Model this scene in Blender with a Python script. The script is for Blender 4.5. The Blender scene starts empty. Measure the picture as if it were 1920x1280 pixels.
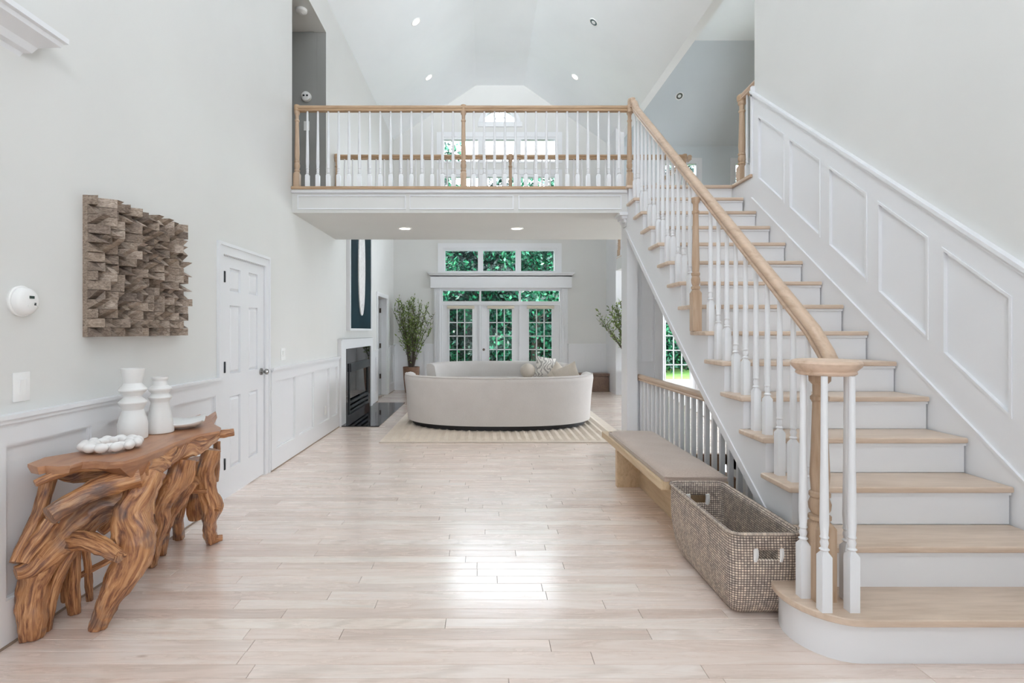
import bpy, bmesh, math, random
import numpy as np
from mathutils import Vector, Matrix, noise
random.seed(7); np.random.seed(7)
S = bpy.context.scene
COL = S.collection
PI = math.pi
# ------------------------------------------------------------------ camera, world, lights, exposure
H = 1.367                                   # eye height
cam_d = bpy.data.cameras.new('camera'); cam = bpy.data.objects.new('camera', cam_d); COL.objects.link(cam)
cam.location = (0, 0, H); cam.rotation_euler = (PI/2, 0, 0)
cam_d.sensor_width = 36; cam_d.lens = 36*1000/1920
cam_d.shift_x = (960-908)/1920; cam_d.shift_y = (620-640)/1920
cam_d.clip_start = 0.05; cam_d.clip_end = 200
S.camera = cam
w = bpy.data.worlds.new('world'); S.world = w; w.use_nodes = True
bg = w.node_tree.nodes['Background']; bg.inputs[0].default_value = (0.83, 0.91, 1.0, 1); bg.inputs[1].default_value = 11.5
def lamp(name, kind, loc, aim, energy, size=(1, 1), color=(1, 1, 1)):
    d = bpy.data.lights.new(name, kind); o = bpy.data.objects.new(name, d); COL.objects.link(o)
    o.location = loc; o.rotation_euler = Vector(aim).to_track_quat('-Z', 'Y').to_euler()
    d.energy = energy; d.color = color
    if kind == 'AREA':
        d.shape = 'RECTANGLE'; d.size, d.size_y = size
    return o
sun = lamp('sun', 'SUN', (0, 0, 20), (1.0, 0.12, -0.85), 14.0, color=(1.0, 0.96, 0.88)); sun.data.angle = math.radians(3)
# behind the camera: daylight of the tall window over the front door, then two added fills
lamp('daylight_upper_front_window', 'AREA', (0.6, -1.12, 4.0), (-0.06, 1, 0.75), 86, (3.0, 2.2), (0.96, 0.97, 1.0))
lamp('added_front_fill', 'AREA', (0.3, -1.12, 1.35), (0.08, 1, 0.1), 54, (2.6, 1.9), (0.89, 0.935, 1.0))  # added fill lamp in front of the closed entrance wall, lifts hall and stair risers
lamp('added_vault_fill', 'AREA', (0.2, -1.10, 4.9), (0.04, 1, 0.40), 195, (2.6, 0.9), (0.89, 0.95, 1.0)).data.spread = math.radians(50)  # unseen lamp added with a narrow beam to brighten the vaulted ceiling
# daylight through the unseen side windows of the side room and its loft
lamp('daylight_side_room_window', 'AREA', (6.85, 9.2, 1.4), (-1, 0, 0.1), 85, (4.5, 1.9), (0.96, 0.98, 1.0))
lamp('daylight_loft_window', 'AREA', (6.85, 9.2, 4.2), (-1, 0, 0.25), 30, (2.0, 1.0), (0.90, 0.96, 1.0)).data.spread = math.radians(110)
S.view_settings.view_transform = 'Standard'; S.view_settings.look = 'None'
S.view_settings.exposure = -0.05; S.view_settings.gamma = 1.0; S.view_settings.use_curve_mapping = False
S.cycles.use_denoising = True
S.cycles.max_bounces = 10; S.cycles.diffuse_bounces = 7; S.cycles.glossy_bounces = 4; S.cycles.transparent_max_bounces = 12
S.cycles.sample_clamp_indirect = 6.0; S.cycles.caustics_reflective = False; S.cycles.caustics_refractive = False

def P(px, py, Y):                           # reads a real position off the photograph at a known distance
    return Vector(((px-908)*Y/1000, Y, H-(py-620)*Y/1000))
# ------------------------------------------------------------------ materials
MATS = {}
def base(name, col, rough=0.5, **kw):
    m = bpy.data.materials.new(name); m.use_nodes = True; MATS[name] = m
    b = m.node_tree.nodes['Principled BSDF']
    b.inputs['Base Color'].default_value = (*col, 1); b.inputs['Roughness'].default_value = rough
    for k, v in kw.items(): b.inputs[k.replace('_', ' ')].default_value = v
    return m, m.node_tree, b
def nd(nt, t, **kw):
    n = nt.nodes.new(t)
    for k, v in kw.items(): setattr(n, k, v)
    return n
def coords(nt, kind='Object', scale=(1, 1, 1)):
    tc = nd(nt, 'ShaderNodeTexCoord'); mp = nd(nt, 'ShaderNodeMapping'); mp.inputs['Scale'].default_value = scale
    nt.links.new(tc.outputs[kind], mp.inputs['Vector']); return mp.outputs[0]
def ramp(nt, fac, stops):
    r = nd(nt, 'ShaderNodeValToRGB'); e = r.color_ramp.elements
    while len(e) < len(stops): e.new(0.5)
    for i, (p, c) in enumerate(stops): e[i].position = p; e[i].color = (*c, 1)
    nt.links.new(fac, r.inputs[0]); return r.outputs[0]
def noi(nt, vec, scale, detail=4, dist=0.0, rough=0.5):
    n = nd(nt, 'ShaderNodeTexNoise'); n.inputs['Scale'].default_value = scale; n.inputs['Detail'].default_value = detail
    n.inputs['Distortion'].default_value = dist; n.inputs['Roughness'].default_value = rough
    nt.links.new(vec, n.inputs['Vector']); return n.outputs[0]
def bump(nt, b, h, strength=0.2, dist=0.002):
    n = nd(nt, 'ShaderNodeBump'); n.inputs['Strength'].default_value = strength; n.inputs['Distance'].default_value = dist
    nt.links.new(h, n.inputs['Height']); nt.links.new(n.outputs[0], b.inputs['Normal'])
def paint(name, col, rough, var=0.02):
    m, nt, b = base(name, col, rough)
    v = coords(nt); f = noi(nt, v, 1.3, 3)
    nt.links.new(ramp(nt, f, [(0.3, tuple(c*(1-var) for c in col)), (0.7, tuple(min(1, c*(1+var)) for c in col))]), b.inputs['Base Color'])
    bump(nt, b, noi(nt, v, 220, 2), 0.05, 0.0005); return m
WALL = paint('wall_paint', (0.70, 0.70, 0.682), 0.6)
CEIL = paint('ceiling_paint', (0.915, 0.94, 0.955), 0.7)
TRIM = paint('trim_paint', (0.785, 0.795, 0.815), 0.35, 0.01)
LOFTP = paint('loft_paint', (0.64, 0.69, 0.715), 0.65)
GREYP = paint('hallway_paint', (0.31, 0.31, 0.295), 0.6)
# -- woods
def oak(name, scale, c1, c2, rough=0.45, gs=1.0):
    m, nt, b = base(name, c1, rough)
    v = coords(nt, 'Object', scale); f = noi(nt, v, 9*gs, 8, 1.6, 0.62); g = noi(nt, v, 60*gs, 3, 0.3)
    mx = nd(nt, 'ShaderNodeMix', data_type='FLOAT'); mx.inputs[0].default_value = 0.35
    nt.links.new(f, mx.inputs[2]); nt.links.new(g, mx.inputs[3])
    nt.links.new(ramp(nt, mx.outputs[0], [(0.34, c2), (0.52, c1), (0.68, tuple(min(1, c*1.12) for c in c1))]), b.inputs['Base Color'])
    bump(nt, b, g, 0.10, 0.0008); return m
OAKC, OAKD = (0.60, 0.43, 0.295), (0.46, 0.305, 0.19)
OAK_X = oak('oak_tread', (0.10, 1, 1), (0.62, 0.49, 0.385), (0.52, 0.39, 0.29), 0.32)
OAK_Y = oak('oak_rail_deep', (1, 0.06, 1), (0.54, 0.395, 0.285), (0.41, 0.28, 0.185), 0.34)
OAK_RX = oak('oak_rail_cross', (0.10, 1, 1), (0.47, 0.32, 0.20), (0.34, 0.21, 0.12))
OAK_Z = oak('oak_upright', (1, 1, 0.10), (0.48, 0.345, 0.24), (0.37, 0.235, 0.14))
OAK_CAP = oak('oak_cap', (0.25, 1, 1), (0.66, 0.50, 0.385), (0.52, 0.37, 0.26))
BENCHW = oak('bench_oak', (1, 0.08, 0.6), (0.60, 0.46, 0.30), (0.47, 0.33, 0.19), 0.5)
DARKW = oak('basement_wood', (0.1, 1, 1), (0.34, 0.20, 0.13), (0.22, 0.12, 0.07), 0.5)
def floor_mat():
    m, nt, b = base('floor_oak', (0.62, 0.52, 0.45), 0.24)
    tc = nd(nt, 'ShaderNodeTexCoord'); at = nd(nt, 'ShaderNodeAttribute', attribute_name='tint')
    sep = nd(nt, 'ShaderNodeSeparateColor'); nt.links.new(at.outputs['Color'], sep.inputs[0])
    cmb = nd(nt, 'ShaderNodeCombineXYZ')
    for i, k in enumerate((37.0, 91.0, 53.0)):
        mu = nd(nt, 'ShaderNodeMath', operation='MULTIPLY'); mu.inputs[1].default_value = k
        nt.links.new(sep.outputs[i], mu.inputs[0]); nt.links.new(mu.outputs[0], cmb.inputs[i])
    ad = nd(nt, 'ShaderNodeVectorMath', operation='ADD'); nt.links.new(tc.outputs['Object'], ad.inputs[0]); nt.links.new(cmb.outputs[0], ad.inputs[1])
    mp = nd(nt, 'ShaderNodeMapping'); mp.inputs['Scale'].default_value = (0.9, 9, 9); nt.links.new(ad.outputs[0], mp.inputs[0])
    f = noi(nt, mp.outputs[0], 1.5, 6, 2.2, 0.6)
    wv = nd(nt, 'ShaderNodeTexWave', wave_type='RINGS', rings_direction='Y'); wv.inputs['Scale'].default_value = 1.3; wv.inputs['Distortion'].default_value = 5.0
    wv.inputs['Detail'].default_value = 3; wv.inputs['Detail Scale'].default_value = 1.2; nt.links.new(mp.outputs[0], wv.inputs['Vector'])
    grain = ramp(nt, f, [(0.30, (0.71, 0.575, 0.50)), (0.50, (0.84, 0.725, 0.655)), (0.72, (0.89, 0.80, 0.74))])
    g2 = ramp(nt, wv.outputs[1], [(0.0, (0.84, 0.82, 0.80)), (0.35, (1, 1, 1)), (1.0, (1, 1, 1))])
    m1 = nd(nt, 'ShaderNodeMix', data_type='RGBA', blend_type='MULTIPLY'); m1.inputs[0].default_value = 0.6
    nt.links.new(grain, m1.inputs[6]); nt.links.new(g2, m1.inputs[7])
    tint = ramp(nt, sep.outputs[0], [(0.0, (0.85, 0.80, 0.77)), (0.35, (0.99, 0.955, 0.93)), (0.75, (1, 1, 1)), (1.0, (1.04, 1.06, 1.04))])
    m2 = nd(nt, 'ShaderNodeMix', data_type='RGBA', blend_type='MULTIPLY'); m2.inputs[0].default_value = 0.85
    nt.links.new(m1.outputs[2], m2.inputs[6]); nt.links.new(tint, m2.inputs[7])
    kn = nd(nt, 'ShaderNodeTexVoronoi'); kn.inputs['Scale'].default_value = 0.9; mk = nd(nt, 'ShaderNodeMapping'); mk.inputs['Scale'].default_value = (1.2, 3.0, 1)
    nt.links.new(ad.outputs[0], mk.inputs[0]); nt.links.new(mk.outputs[0], kn.inputs['Vector'])
    kk = ramp(nt, kn.outputs[0], [(0.0, (0.35, 0.26, 0.20)), (0.025, (0.6, 0.52, 0.46)), (0.04, (1, 1, 1))])
    m3 = nd(nt, 'ShaderNodeMix', data_type='RGBA', blend_type='MULTIPLY'); m3.inputs[0].default_value = 0.7
    nt.links.new(m2.outputs[2], m3.inputs[6]); nt.links.new(kk, m3.inputs[7])
    nt.links.new(m3.outputs[2], b.inputs['Base Color'])
    r = ramp(nt, f, [(0.3, (0.30,)*3), (0.7, (0.22,)*3)]); nt.links.new(r, b.inputs['Roughness'])
    b.inputs['Coat Weight'].default_value = 0.7; b.inputs['Coat Roughness'].default_value = 0.17
    bump(nt, b, f, 0.06, 0.0006); return m
FLOORM = floor_mat()
SUBF = base('floor_joint', (0.30, 0.23, 0.18), 0.8)[0]
def glass_mat():
    m = bpy.data.materials.new('window_glass'); m.use_nodes = True; nt = m.node_tree; nt.nodes.clear()
    o = nd(nt, 'ShaderNodeOutputMaterial'); t = nd(nt, 'ShaderNodeBsdfTransparent'); g = nd(nt, 'ShaderNodeBsdfGlossy'); g.inputs['Roughness'].default_value = 0.02
    fr = nd(nt, 'ShaderNodeFresnel'); fr.inputs[0].default_value = 1.18; mx = nd(nt, 'ShaderNodeMixShader')
    t.inputs[0].default_value = (0.985, 0.985, 0.985, 1)
    nt.links.new(fr.outputs[0], mx.inputs[0]); nt.links.new(t.outputs[0], mx.inputs[1]); nt.links.new(g.outputs[0], mx.inputs[2]); nt.links.new(mx.outputs[0], o.inputs[0])
    return m
GLASS = glass_mat()
def fabric(name, c1, c2, scale=180, rough=0.9, bs=0.25, sheen=0.2):
    m, nt, b = base(name, c1, rough); b.inputs['Sheen Weight'].default_value = sheen
    v = coords(nt); f = noi(nt, v, scale, 3, 0.2); g = noi(nt, v, 4, 3)
    mx = nd(nt, 'ShaderNodeMix', data_type='FLOAT'); mx.inputs[0].default_value = 0.4
    nt.links.new(f, mx.inputs[2]); nt.links.new(g, mx.inputs[3])
    nt.links.new(ramp(nt, mx.outputs[0], [(0.35, c2), (0.65, c1)]), b.inputs['Base Color'])
    bump(nt, b, f, bs, 0.002); return m
SOFA = fabric('sofa_fabric', (0.63, 0.60, 0.58), (0.56, 0.53, 0.51), 150)
VELVET = fabric('bench_velvet', (0.50, 0.405, 0.34), (0.41, 0.32, 0.265), 120, 0.8, 0.2, 0.3)
RUGM = fabric('rug_pile', (0.72, 0.63, 0.53), (0.58, 0.49, 0.40), 90, 1.0, 0.6)
RUG2 = fabric('pale_rug', (0.84, 0.82, 0.80), (0.78, 0.76, 0.74), 90, 1.0, 0.5)
BEIGEF = fabric('beige_fabric', (0.62, 0.56, 0.49), (0.53, 0.47, 0.40), 130)
TRUNKM = fabric('woven_trunk', (0.25, 0.165, 0.125), (0.16, 0.10, 0.075), 70, 0.8, 0.7)
BLACK = base('black_base', (0.012, 0.012, 0.014), 0.5)[0]
GRANITE = base('black_granite', (0.006, 0.007, 0.011), 0.04)[0]; GRANITE.node_tree.nodes['Principled BSDF'].inputs['Specular IOR Level'].default_value = 0.3
FBGLASS = base('firebox_glass', (0.006, 0.008, 0.009), 0.02)[0]; FBGLASS.node_tree.nodes['Principled BSDF'].inputs['Specular IOR Level'].default_value = 0.3
DARKMET = base('dark_metal', (0.022, 0.026, 0.03), 0.5, Metallic=0.2)[0]
BRONZE = base('bronze_hardware', (0.16, 0.13, 0.11), 0.35, Metallic=1.0)[0]
PEWTER = base('pewter_knob', (0.35, 0.34, 0.33), 0.25, Metallic=1.0)[0]
PLASTIC = base('white_plastic', (0.86, 0.86, 0.85), 0.35)[0]
CERAM = paint('white_ceramic', (0.80, 0.80, 0.79), 0.38, 0.015)
PLASTER = paint('matte_white_ceramic', (0.84, 0.83, 0.82), 0.6, 0.02)
DISPLAY = base('dark_display', (0.02, 0.04, 0.03), 0.2)[0]
SHADE = base('shade_cloth', (0.66, 0.60, 0.49), 0.8)[0]
POTM = oak('terracotta_pot', (1, 1, 4), (0.24, 0.135, 0.085), (0.17, 0.09, 0.06), 0.6)
POTD = base('dark_pot', (0.03, 0.026, 0.024), 0.5)[0]
TEAL = paint('teal_panel', (0.012, 0.030, 0.040), 0.6, 0.25); TEAL.node_tree.nodes['Principled BSDF'].inputs['Specular IOR Level'].default_value = 0.05
OVALM = fabric('carved_white', (0.78, 0.77, 0.77), (0.60, 0.58, 0.58), 22, 0.7, 0.6)
SOIL = base('soil', (0.05, 0.035, 0.025), 0.9)[0]
def emit(name, col, s):
    m, nt, b = base(name, col, 0.4); b.inputs['Emission Color'].default_value = (*col, 1); b.inputs['Emission Strength'].default_value = s; return m
LIT = emit('lit_lens', (1.0, 0.90, 0.76), 6.0)
UNLIT = base('unlit_reflector', (0.16, 0.20, 0.21), 0.15, Metallic=0.8)[0]
def root_mat():
    m, nt, b = base('teak_root', (0.4, 0.2, 0.1), 0.27)
    v = coords(nt, 'UV', (5.5, 0.9, 1)); f = noi(nt, v, 3.2, 8, 0.9, 0.62); o = coords(nt); g = noi(nt, o, 5.5, 4, 0.6)
    c = ramp(nt, f, [(0.28, (0.05, 0.02, 0.015)), (0.41, (0.24, 0.095, 0.045)), (0.53, (0.50, 0.235, 0.10)), (0.70, (0.74, 0.44, 0.22))])
    d = ramp(nt, f, [(0.28, (0.07, 0.045, 0.042)), (0.5, (0.20, 0.115, 0.085)), (0.75, (0.40, 0.27, 0.20))])
    mx = nd(nt, 'ShaderNodeMix', data_type='RGBA'); nt.links.new(ramp(nt, g, [(0.55, (0, 0, 0)), (0.68, (1, 1, 1))]), mx.inputs[0])
    nt.links.new(c, mx.inputs[6]); nt.links.new(d, mx.inputs[7]); nt.links.new(mx.outputs[2], b.inputs['Base Color'])
    bump(nt, b, f, 0.55, 0.006); return m
ROOT = root_mat()
ROOTTOP = oak('teak_top', (0.35, 0.12, 1), (0.43, 0.215, 0.115), (0.29, 0.13, 0.07), 0.33)
def block_mat():
    m, nt, b = base('weathered_block', (0.3, 0.25, 0.2), 0.7)
    oi = nd(nt, 'ShaderNodeObjectInfo'); tc = nd(nt, 'ShaderNodeTexCoord'); ad = nd(nt, 'ShaderNodeVectorMath', operation='MULTIPLY_ADD')
    mp = nd(nt, 'ShaderNodeMapping'); mp.inputs['Scale'].default_value = (1.0, 0.25, 1.8)
    nt.links.new(tc.outputs['Object'], ad.inputs[0]); ad.inputs[1].default_value = (1, 1, 1)
    nt.links.new(oi.outputs['Location'], ad.inputs[2]); nt.links.new(ad.outputs[0], mp.inputs[0])
    f = noi(nt, mp.outputs[0], 60, 6, 1.0, 0.6)
    c = ramp(nt, f, [(0.30, (0.15, 0.115, 0.09)), (0.5, (0.35, 0.285, 0.235)), (0.72, (0.54, 0.47, 0.40))])
    t = ramp(nt, oi.outputs['Random'], [(0.0, (0.50, 0.46, 0.44)), (0.5, (0.95, 0.90, 0.85)), (1.0, (1.25, 1.25, 1.26))])
    mx = nd(nt, 'ShaderNodeMix', data_type='RGBA', blend_type='MULTIPLY'); mx.inputs[0].default_value = 1
    nt.links.new(c, mx.inputs[6]); nt.links.new(t, mx.inputs[7]); nt.links.new(mx.outputs[2], b.inputs['Base Color'])
    bump(nt, b, f, 0.4, 0.002); return m
BLOCK = block_mat()
def weave_mat():
    m, nt, b = base('seagrass_weave', (0.4, 0.33, 0.28), 0.8)
    v = coords(nt, 'UV', (1, 1, 1)); br = nd(nt, 'ShaderNodeTexBrick'); br.offset = 0.0
    br.inputs['Scale'].default_value = 1.0; br.inputs['Brick Width'].default_value = 0.0150; br.inputs['Row Height'].default_value = 0.0125
    br.inputs['Mortar Size'].default_value = 0.0022; br.inputs['Mortar Smooth'].default_value = 0.6; br.inputs['Bias'].default_value = -0.1
    br.inputs['Color1'].default_value = (0.86, 0.76, 0.64, 1); br.inputs['Color2'].default_value = (0.52, 0.43, 0.37, 1); br.inputs['Mortar'].default_value = (0.12, 0.09, 0.088, 1)
    nt.links.new(v, br.inputs['Vector'])
    f = noi(nt, v, 14, 3); mx = nd(nt, 'ShaderNodeMix', data_type='RGBA', blend_type='MULTIPLY'); mx.inputs[0].default_value = 0.7
    nt.links.new(br.outputs[0], mx.inputs[6]); nt.links.new(ramp(nt, f, [(0.3, (0.62, 0.6, 0.62)), (0.7, (1.15, 1.1, 1.05))]), mx.inputs[7])
    nt.links.new(mx.outputs[2], b.inputs['Base Color'])
    inv = nd(nt, 'ShaderNodeMath', operation='SUBTRACT'); inv.inputs[0].default_value = 1; nt.links.new(br.outputs[1], inv.inputs[1])
    bump(nt, b, inv.outputs[0], 0.9, 0.004); return m
WEAVE = weave_mat()
def patt_mat():
    m, nt, b = base('patterned_fabric', (0.7, 0.68, 0.64), 0.9)
    v = coords(nt, 'Object'); wv = nd(nt, 'ShaderNodeTexWave'); wv.inputs['Scale'].default_value = 4.0; wv.inputs['Distortion'].default_value = 16
    wv.inputs['Detail'].default_value = 1.0; wv.inputs['Detail Scale'].default_value = 1.6; nt.links.new(v, wv.inputs['Vector'])
    nt.links.new(ramp(nt, wv.outputs[1], [(0.40, (0.36, 0.34, 0.32)), (0.52, (0.72, 0.69, 0.65))]), b.inputs['Base Color']); return m
PATT = patt_mat()
def leaf_mat(name, cols, rough=0.5):
    m, nt, b = base(name, cols[0], rough)
    at = nd(nt, 'ShaderNodeAttribute', attribute_name='tint'); sep = nd(nt, 'ShaderNodeSeparateColor'); nt.links.new(at.outputs['Color'], sep.inputs[0])
    k = len(cols)-1
    nt.links.new(ramp(nt, sep.outputs[0], [(i/k, c) for i, c in enumerate(cols)]), b.inputs['Base Color']); return m
PLANTL = leaf_mat('plant_leaf', [(0.07, 0.11, 0.025), (0.16, 0.24, 0.055), (0.30, 0.40, 0.12)])
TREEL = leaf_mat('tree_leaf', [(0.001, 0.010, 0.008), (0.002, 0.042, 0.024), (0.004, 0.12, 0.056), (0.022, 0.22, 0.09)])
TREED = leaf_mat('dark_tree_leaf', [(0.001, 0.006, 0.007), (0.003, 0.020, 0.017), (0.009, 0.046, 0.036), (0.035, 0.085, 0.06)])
BARK = paint('bark', (0.09, 0.07, 0.055), 0.9, 0.3)
BARKL = paint('pale_twig', (0.30, 0.29, 0.27), 0.9, 0.2)
def grass_mat():
    m, nt, b = base('lawn', (0.3, 0.6, 0.1), 0.9); v = coords(nt)
    nt.links.new(ramp(nt, noi(nt, v, 6, 5), [(0.3, (0.07, 0.18, 0.02)), (0.7, (0.14, 0.28, 0.05))]), b.inputs['Base Color']); return m
LAWN = grass_mat()
PATIO = paint('patio_stone', (0.17, 0.19, 0.21), 0.8, 0.15)

# ------------------------------------------------------------------ mesh helpers
WL = {}                                      # world location of every empty used as a parent
class MB:
    def __init__(s): s.v = []; s.f = []; s.uv = None
    def add(s, vs, fs):
        n = len(s.v); s.v += [tuple(v) for v in vs]; s.f += [tuple(i+n for i in f) for f in fs]; return s
    def box(s, x0, x1, y0, y1, z0, z1):
        x0, x1 = sorted((x0, x1)); y0, y1 = sorted((y0, y1)); z0, z1 = sorted((z0, z1))
        return s.add([(x0,y0,z0),(x1,y0,z0),(x1,y1,z0),(x0,y1,z0),(x0,y0,z1),(x1,y0,z1),(x1,y1,z1),(x0,y1,z1)],
                     [(0,3,2,1),(4,5,6,7),(0,1,5,4),(1,2,6,5),(2,3,7,6),(3,0,4,7)])
    def prism(s, poly, axis, a, b):
        def q(p, t): return (t, p[0], p[1]) if axis == 'x' else (p[0], t, p[1]) if axis == 'y' else (p[0], p[1], t)
        n = len(poly)
        return s.add([q(p, a) for p in poly]+[q(p, b) for p in poly],
                     [tuple(range(n-1, -1, -1)), tuple(range(n, 2*n))]+[(i, (i+1)%n, n+(i+1)%n, n+i) for i in range(n)])
    def lathe(s, cx, cy, prof, n=24, sq=False):      # prof: (z, r[, 's'])
        base_i = len(s.v)
        for p in prof:
            z, r = p[0], p[1]; square = len(p) > 2
            for k in range(n):
                a = 2*PI*k/n
                rr = r/max(abs(math.cos(a)), abs(math.sin(a))) if square else r
                s.v.append((cx+rr*math.cos(a), cy+rr*math.sin(a), z))
        m = len(prof)
        for i in range(m-1):
            for k in range(n):
                a, b = base_i+i*n+k, base_i+i*n+(k+1)%n
                s.f.append((a, b, b+n, a+n))
        s.f.append(tuple(base_i+k for k in range(n-1, -1, -1))); s.f.append(tuple(base_i+(m-1)*n+k for k in range(n)))
        return s
    def sweep(s, prof, path, cap=True):              # prof (side, up) swept with a vertical frame
        base_i = len(s.v); m = len(prof); L = len(path)
        pts = [Vector(p) for p in path]
        for i, p in enumerate(pts):
            d = (pts[min(i+1, L-1)]-pts[max(i-1, 0)]).normalized()
            side = d.cross(Vector((0, 0, 1)))
            side = side.normalized() if side.length > 1e-4 else Vector((1, 0, 0))
            up = side.cross(d).normalized()
            for a, b in prof: s.v.append(tuple(p+side*a+up*b))
        for i in range(L-1):
            for k in range(m):
                a, b = base_i+i*m+k, base_i+i*m+(k+1)%m
                s.f.append((a, b, b+m, a+m))
        if cap:
            s.f.append(tuple(base_i+k for k in range(m-1, -1, -1))); s.f.append(tuple(base_i+(L-1)*m+k for k in range(m)))
        return s
    def tube(s, pts, rad, n=10, rough=0.0, seed=0, sub=1, uv=False, flat=1.0):
        P_ = [Vector(p) for p in pts]; R_ = list(rad)
        if sub > 1:
            A, B = [], []
            for i in range(len(P_)-1):
                p0, p1, p2, p3 = P_[max(i-1, 0)], P_[i], P_[i+1], P_[min(i+2, len(P_)-1)]
                for k in range(sub):
                    t = k/sub
                    A.append(0.5*((2*p1)+(p2-p0)*t+(2*p0-5*p1+4*p2-p3)*t*t+(3*p1-p0-3*p2+p3)*t**3)); B.append(R_[i]*(1-t)+R_[i+1]*t)
            A.append(P_[-1]); B.append(R_[-1]); P_, R_ = A, B
        base_i = len(s.v); L = len(P_); ref = Vector((0.3, 1, 0.1))
        uvs = []; dist = 0
        for i, p in enumerate(P_):
            d = (P_[min(i+1, L-1)]-P_[max(i-1, 0)]).normalized()
            a = d.cross(ref).normalized(); b = d.cross(a).normalized()
            if i: dist += (p-P_[i-1]).length
            for k in range(n):
                t = 2*PI*k/n; dirv = a*math.cos(t)+b*math.sin(t)*flat; r = R_[i]
                if rough:
                    q = p+dirv*r
                    r *= 1+rough*(noise.noise(Vector((math.cos(t)*1.6+seed*7.3, math.sin(t)*1.6, dist*7)))*1.0+0.45*noise.noise(q*28+Vector((seed,)*3)))
                s.v.append(tuple(p+dirv*r)); uvs.append((k/n, dist*2.2+seed*3.7))
        for i in range(L-1):
            for k in range(n):
                c, e = base_i+i*n+k, base_i+i*n+(k+1)%n
                s.f.append((c, e, e+n, c+n))
        s.f.append(tuple(base_i+k for k in range(n-1, -1, -1))); s.f.append(tuple(base_i+(L-1)*n+k for k in range(n)))
        if uv: s.uv = (s.uv or [(0, 0)]*base_i)+uvs
        return s
    def mesh(s, name, off=(0, 0, 0), smooth=35, bevel=0, seg=2, recalc=True):
        me = bpy.data.meshes.new(name)
        me.from_pydata([(x-off[0], y-off[1], z-off[2]) for x, y, z in s.v], [], s.f)
        if s.uv:
            l = me.uv_layers.new(name='UVMap')
            idx = np.zeros(len(me.loops), dtype=np.int32); me.loops.foreach_get('vertex_index', idx)
            l.data.foreach_set('uv', np.array(s.uv, dtype=np.float32)[idx].ravel())
        if bevel or recalc:
            bm = bmesh.new(); bm.from_mesh(me)
            if recalc: bmesh.ops.recalc_face_normals(bm, faces=bm.faces)
            if bevel: bmesh.ops.bevel(bm, geom=[e for e in bm.edges if e.calc_face_angle(0) > 0.5], offset=bevel, segments=seg, affect='EDGES', profile=0.6, clamp_overlap=True)
            bm.to_mesh(me); bm.free()
        if smooth:
            me.shade_smooth(); me.set_sharp_from_angle(angle=math.radians(smooth))
        me.validate(); return me
    def build(s, name, mat, parent=None, at=None, **kw):
        off = WL[parent.name] if parent else (at or (0, 0, 0))
        me = s.mesh(name, off, **kw); me.materials.append(mat)
        return link(name, me, parent, at)
def link(name, me, parent=None, at=None):
    o = bpy.data.objects.new(name, me); COL.objects.link(o)
    if parent:
        o.parent = parent; WL[o.name] = WL[parent.name]
    else:
        o.location = at or (0, 0, 0); WL[o.name] = tuple(at or (0, 0, 0))
    return o
def tag(o, label=None, cat=None, group=None, kind=None):
    if label: o['label'] = label
    if cat: o['category'] = cat
    if group: o['group'] = group
    if kind: o['kind'] = kind
    return o
def root(name, loc, label=None, cat=None, group=None, kind=None):
    o = bpy.data.objects.new(name, None); COL.objects.link(o); o.location = loc; o.empty_display_size = 0.1
    WL[o.name] = tuple(loc); return tag(o, label, cat, group, kind)
def bx(name, mat, parent, *b, **kw): return MB().box(*b).build(name, mat, parent, **kw)
def split(u0, u1, v0, v1, holes):           # rectangle minus rectangular holes -> rectangles
    us = sorted({u0, u1}|{h for q in holes for h in q[:2] if u0 < h < u1}); out = []
    for a, b in zip(us, us[1:]):
        m = (a+b)/2; cuts = sorted((q[2], q[3]) for q in holes if q[0] <= m <= q[1]); v = v0
        for c, d in cuts:
            if c > v: out.append((a, b, v, min(c, v1)))
            v = max(v, d)
        if v < v1: out.append((a, b, v, v1))
    return out

# ------------------------------------------------------------------ measures
WLX = -2.09            # left wall surface
WRX = 2.69             # right wall surface
YB = 12.3              # back wall surface
YBAL, YFAR = 5.80, 7.50
ZUP, ZSOF = 2.925, 2.65
RIS, RUN = 0.195, 0.253
def YK(k): return 2.665+(k-3)*RUN
def NOS(y): return RIS*(3+(y-2.665)/RUN)
def bxp(px): return (px-908)*YB/1000
def bzp(py): return H-(py-620)*YB/1000
EL = (-2.09, bzp(262)); R1 = (bxp(893), bzp(160)); R2 = (bxp(982), bzp(160)); ER = (bxp(1147), bzp(275))

# ------------------------------------------------------------------ floor
HOLE = (1.76, 2.69, 2.75, 5.93)             # stair well to the basement
fl = root('floor', (0, 0, 0), 'pale whitewashed oak strip floor running through hall and living room', 'floor', kind='structure')
m = MB()
for a, b, c, d in split(-2.3, 7.0, -1.3, YB+0.02, [HOLE]): m.box(a, b, c, d, -0.12, -0.0125)
m.build('subfloor', SUBF, fl, smooth=0)
PW = 0.0875
rows = []; y = -0.35
planks = []
rnd = random.Random(3)
while y < YB:
    x = -2.12-rnd.random()*1.2
    while x < 6.95:
        L = rnd.choice((0.45, 0.6, 0.8, 1.0, 1.3, 1.7, 2.1))*(0.85+0.3*rnd.random()); x1 = min(x+L, 6.97)
        for a, b, c, d in split(max(x, -2.12), x1, y, min(y+PW, YB+0.01), [HOLE]):
            if b-a > 0.01 and d-c > 0.004: planks.append((a, b, c, d, rnd.random(), rnd.random(), rnd.random()))
        x = x1
    y += PW
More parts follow.
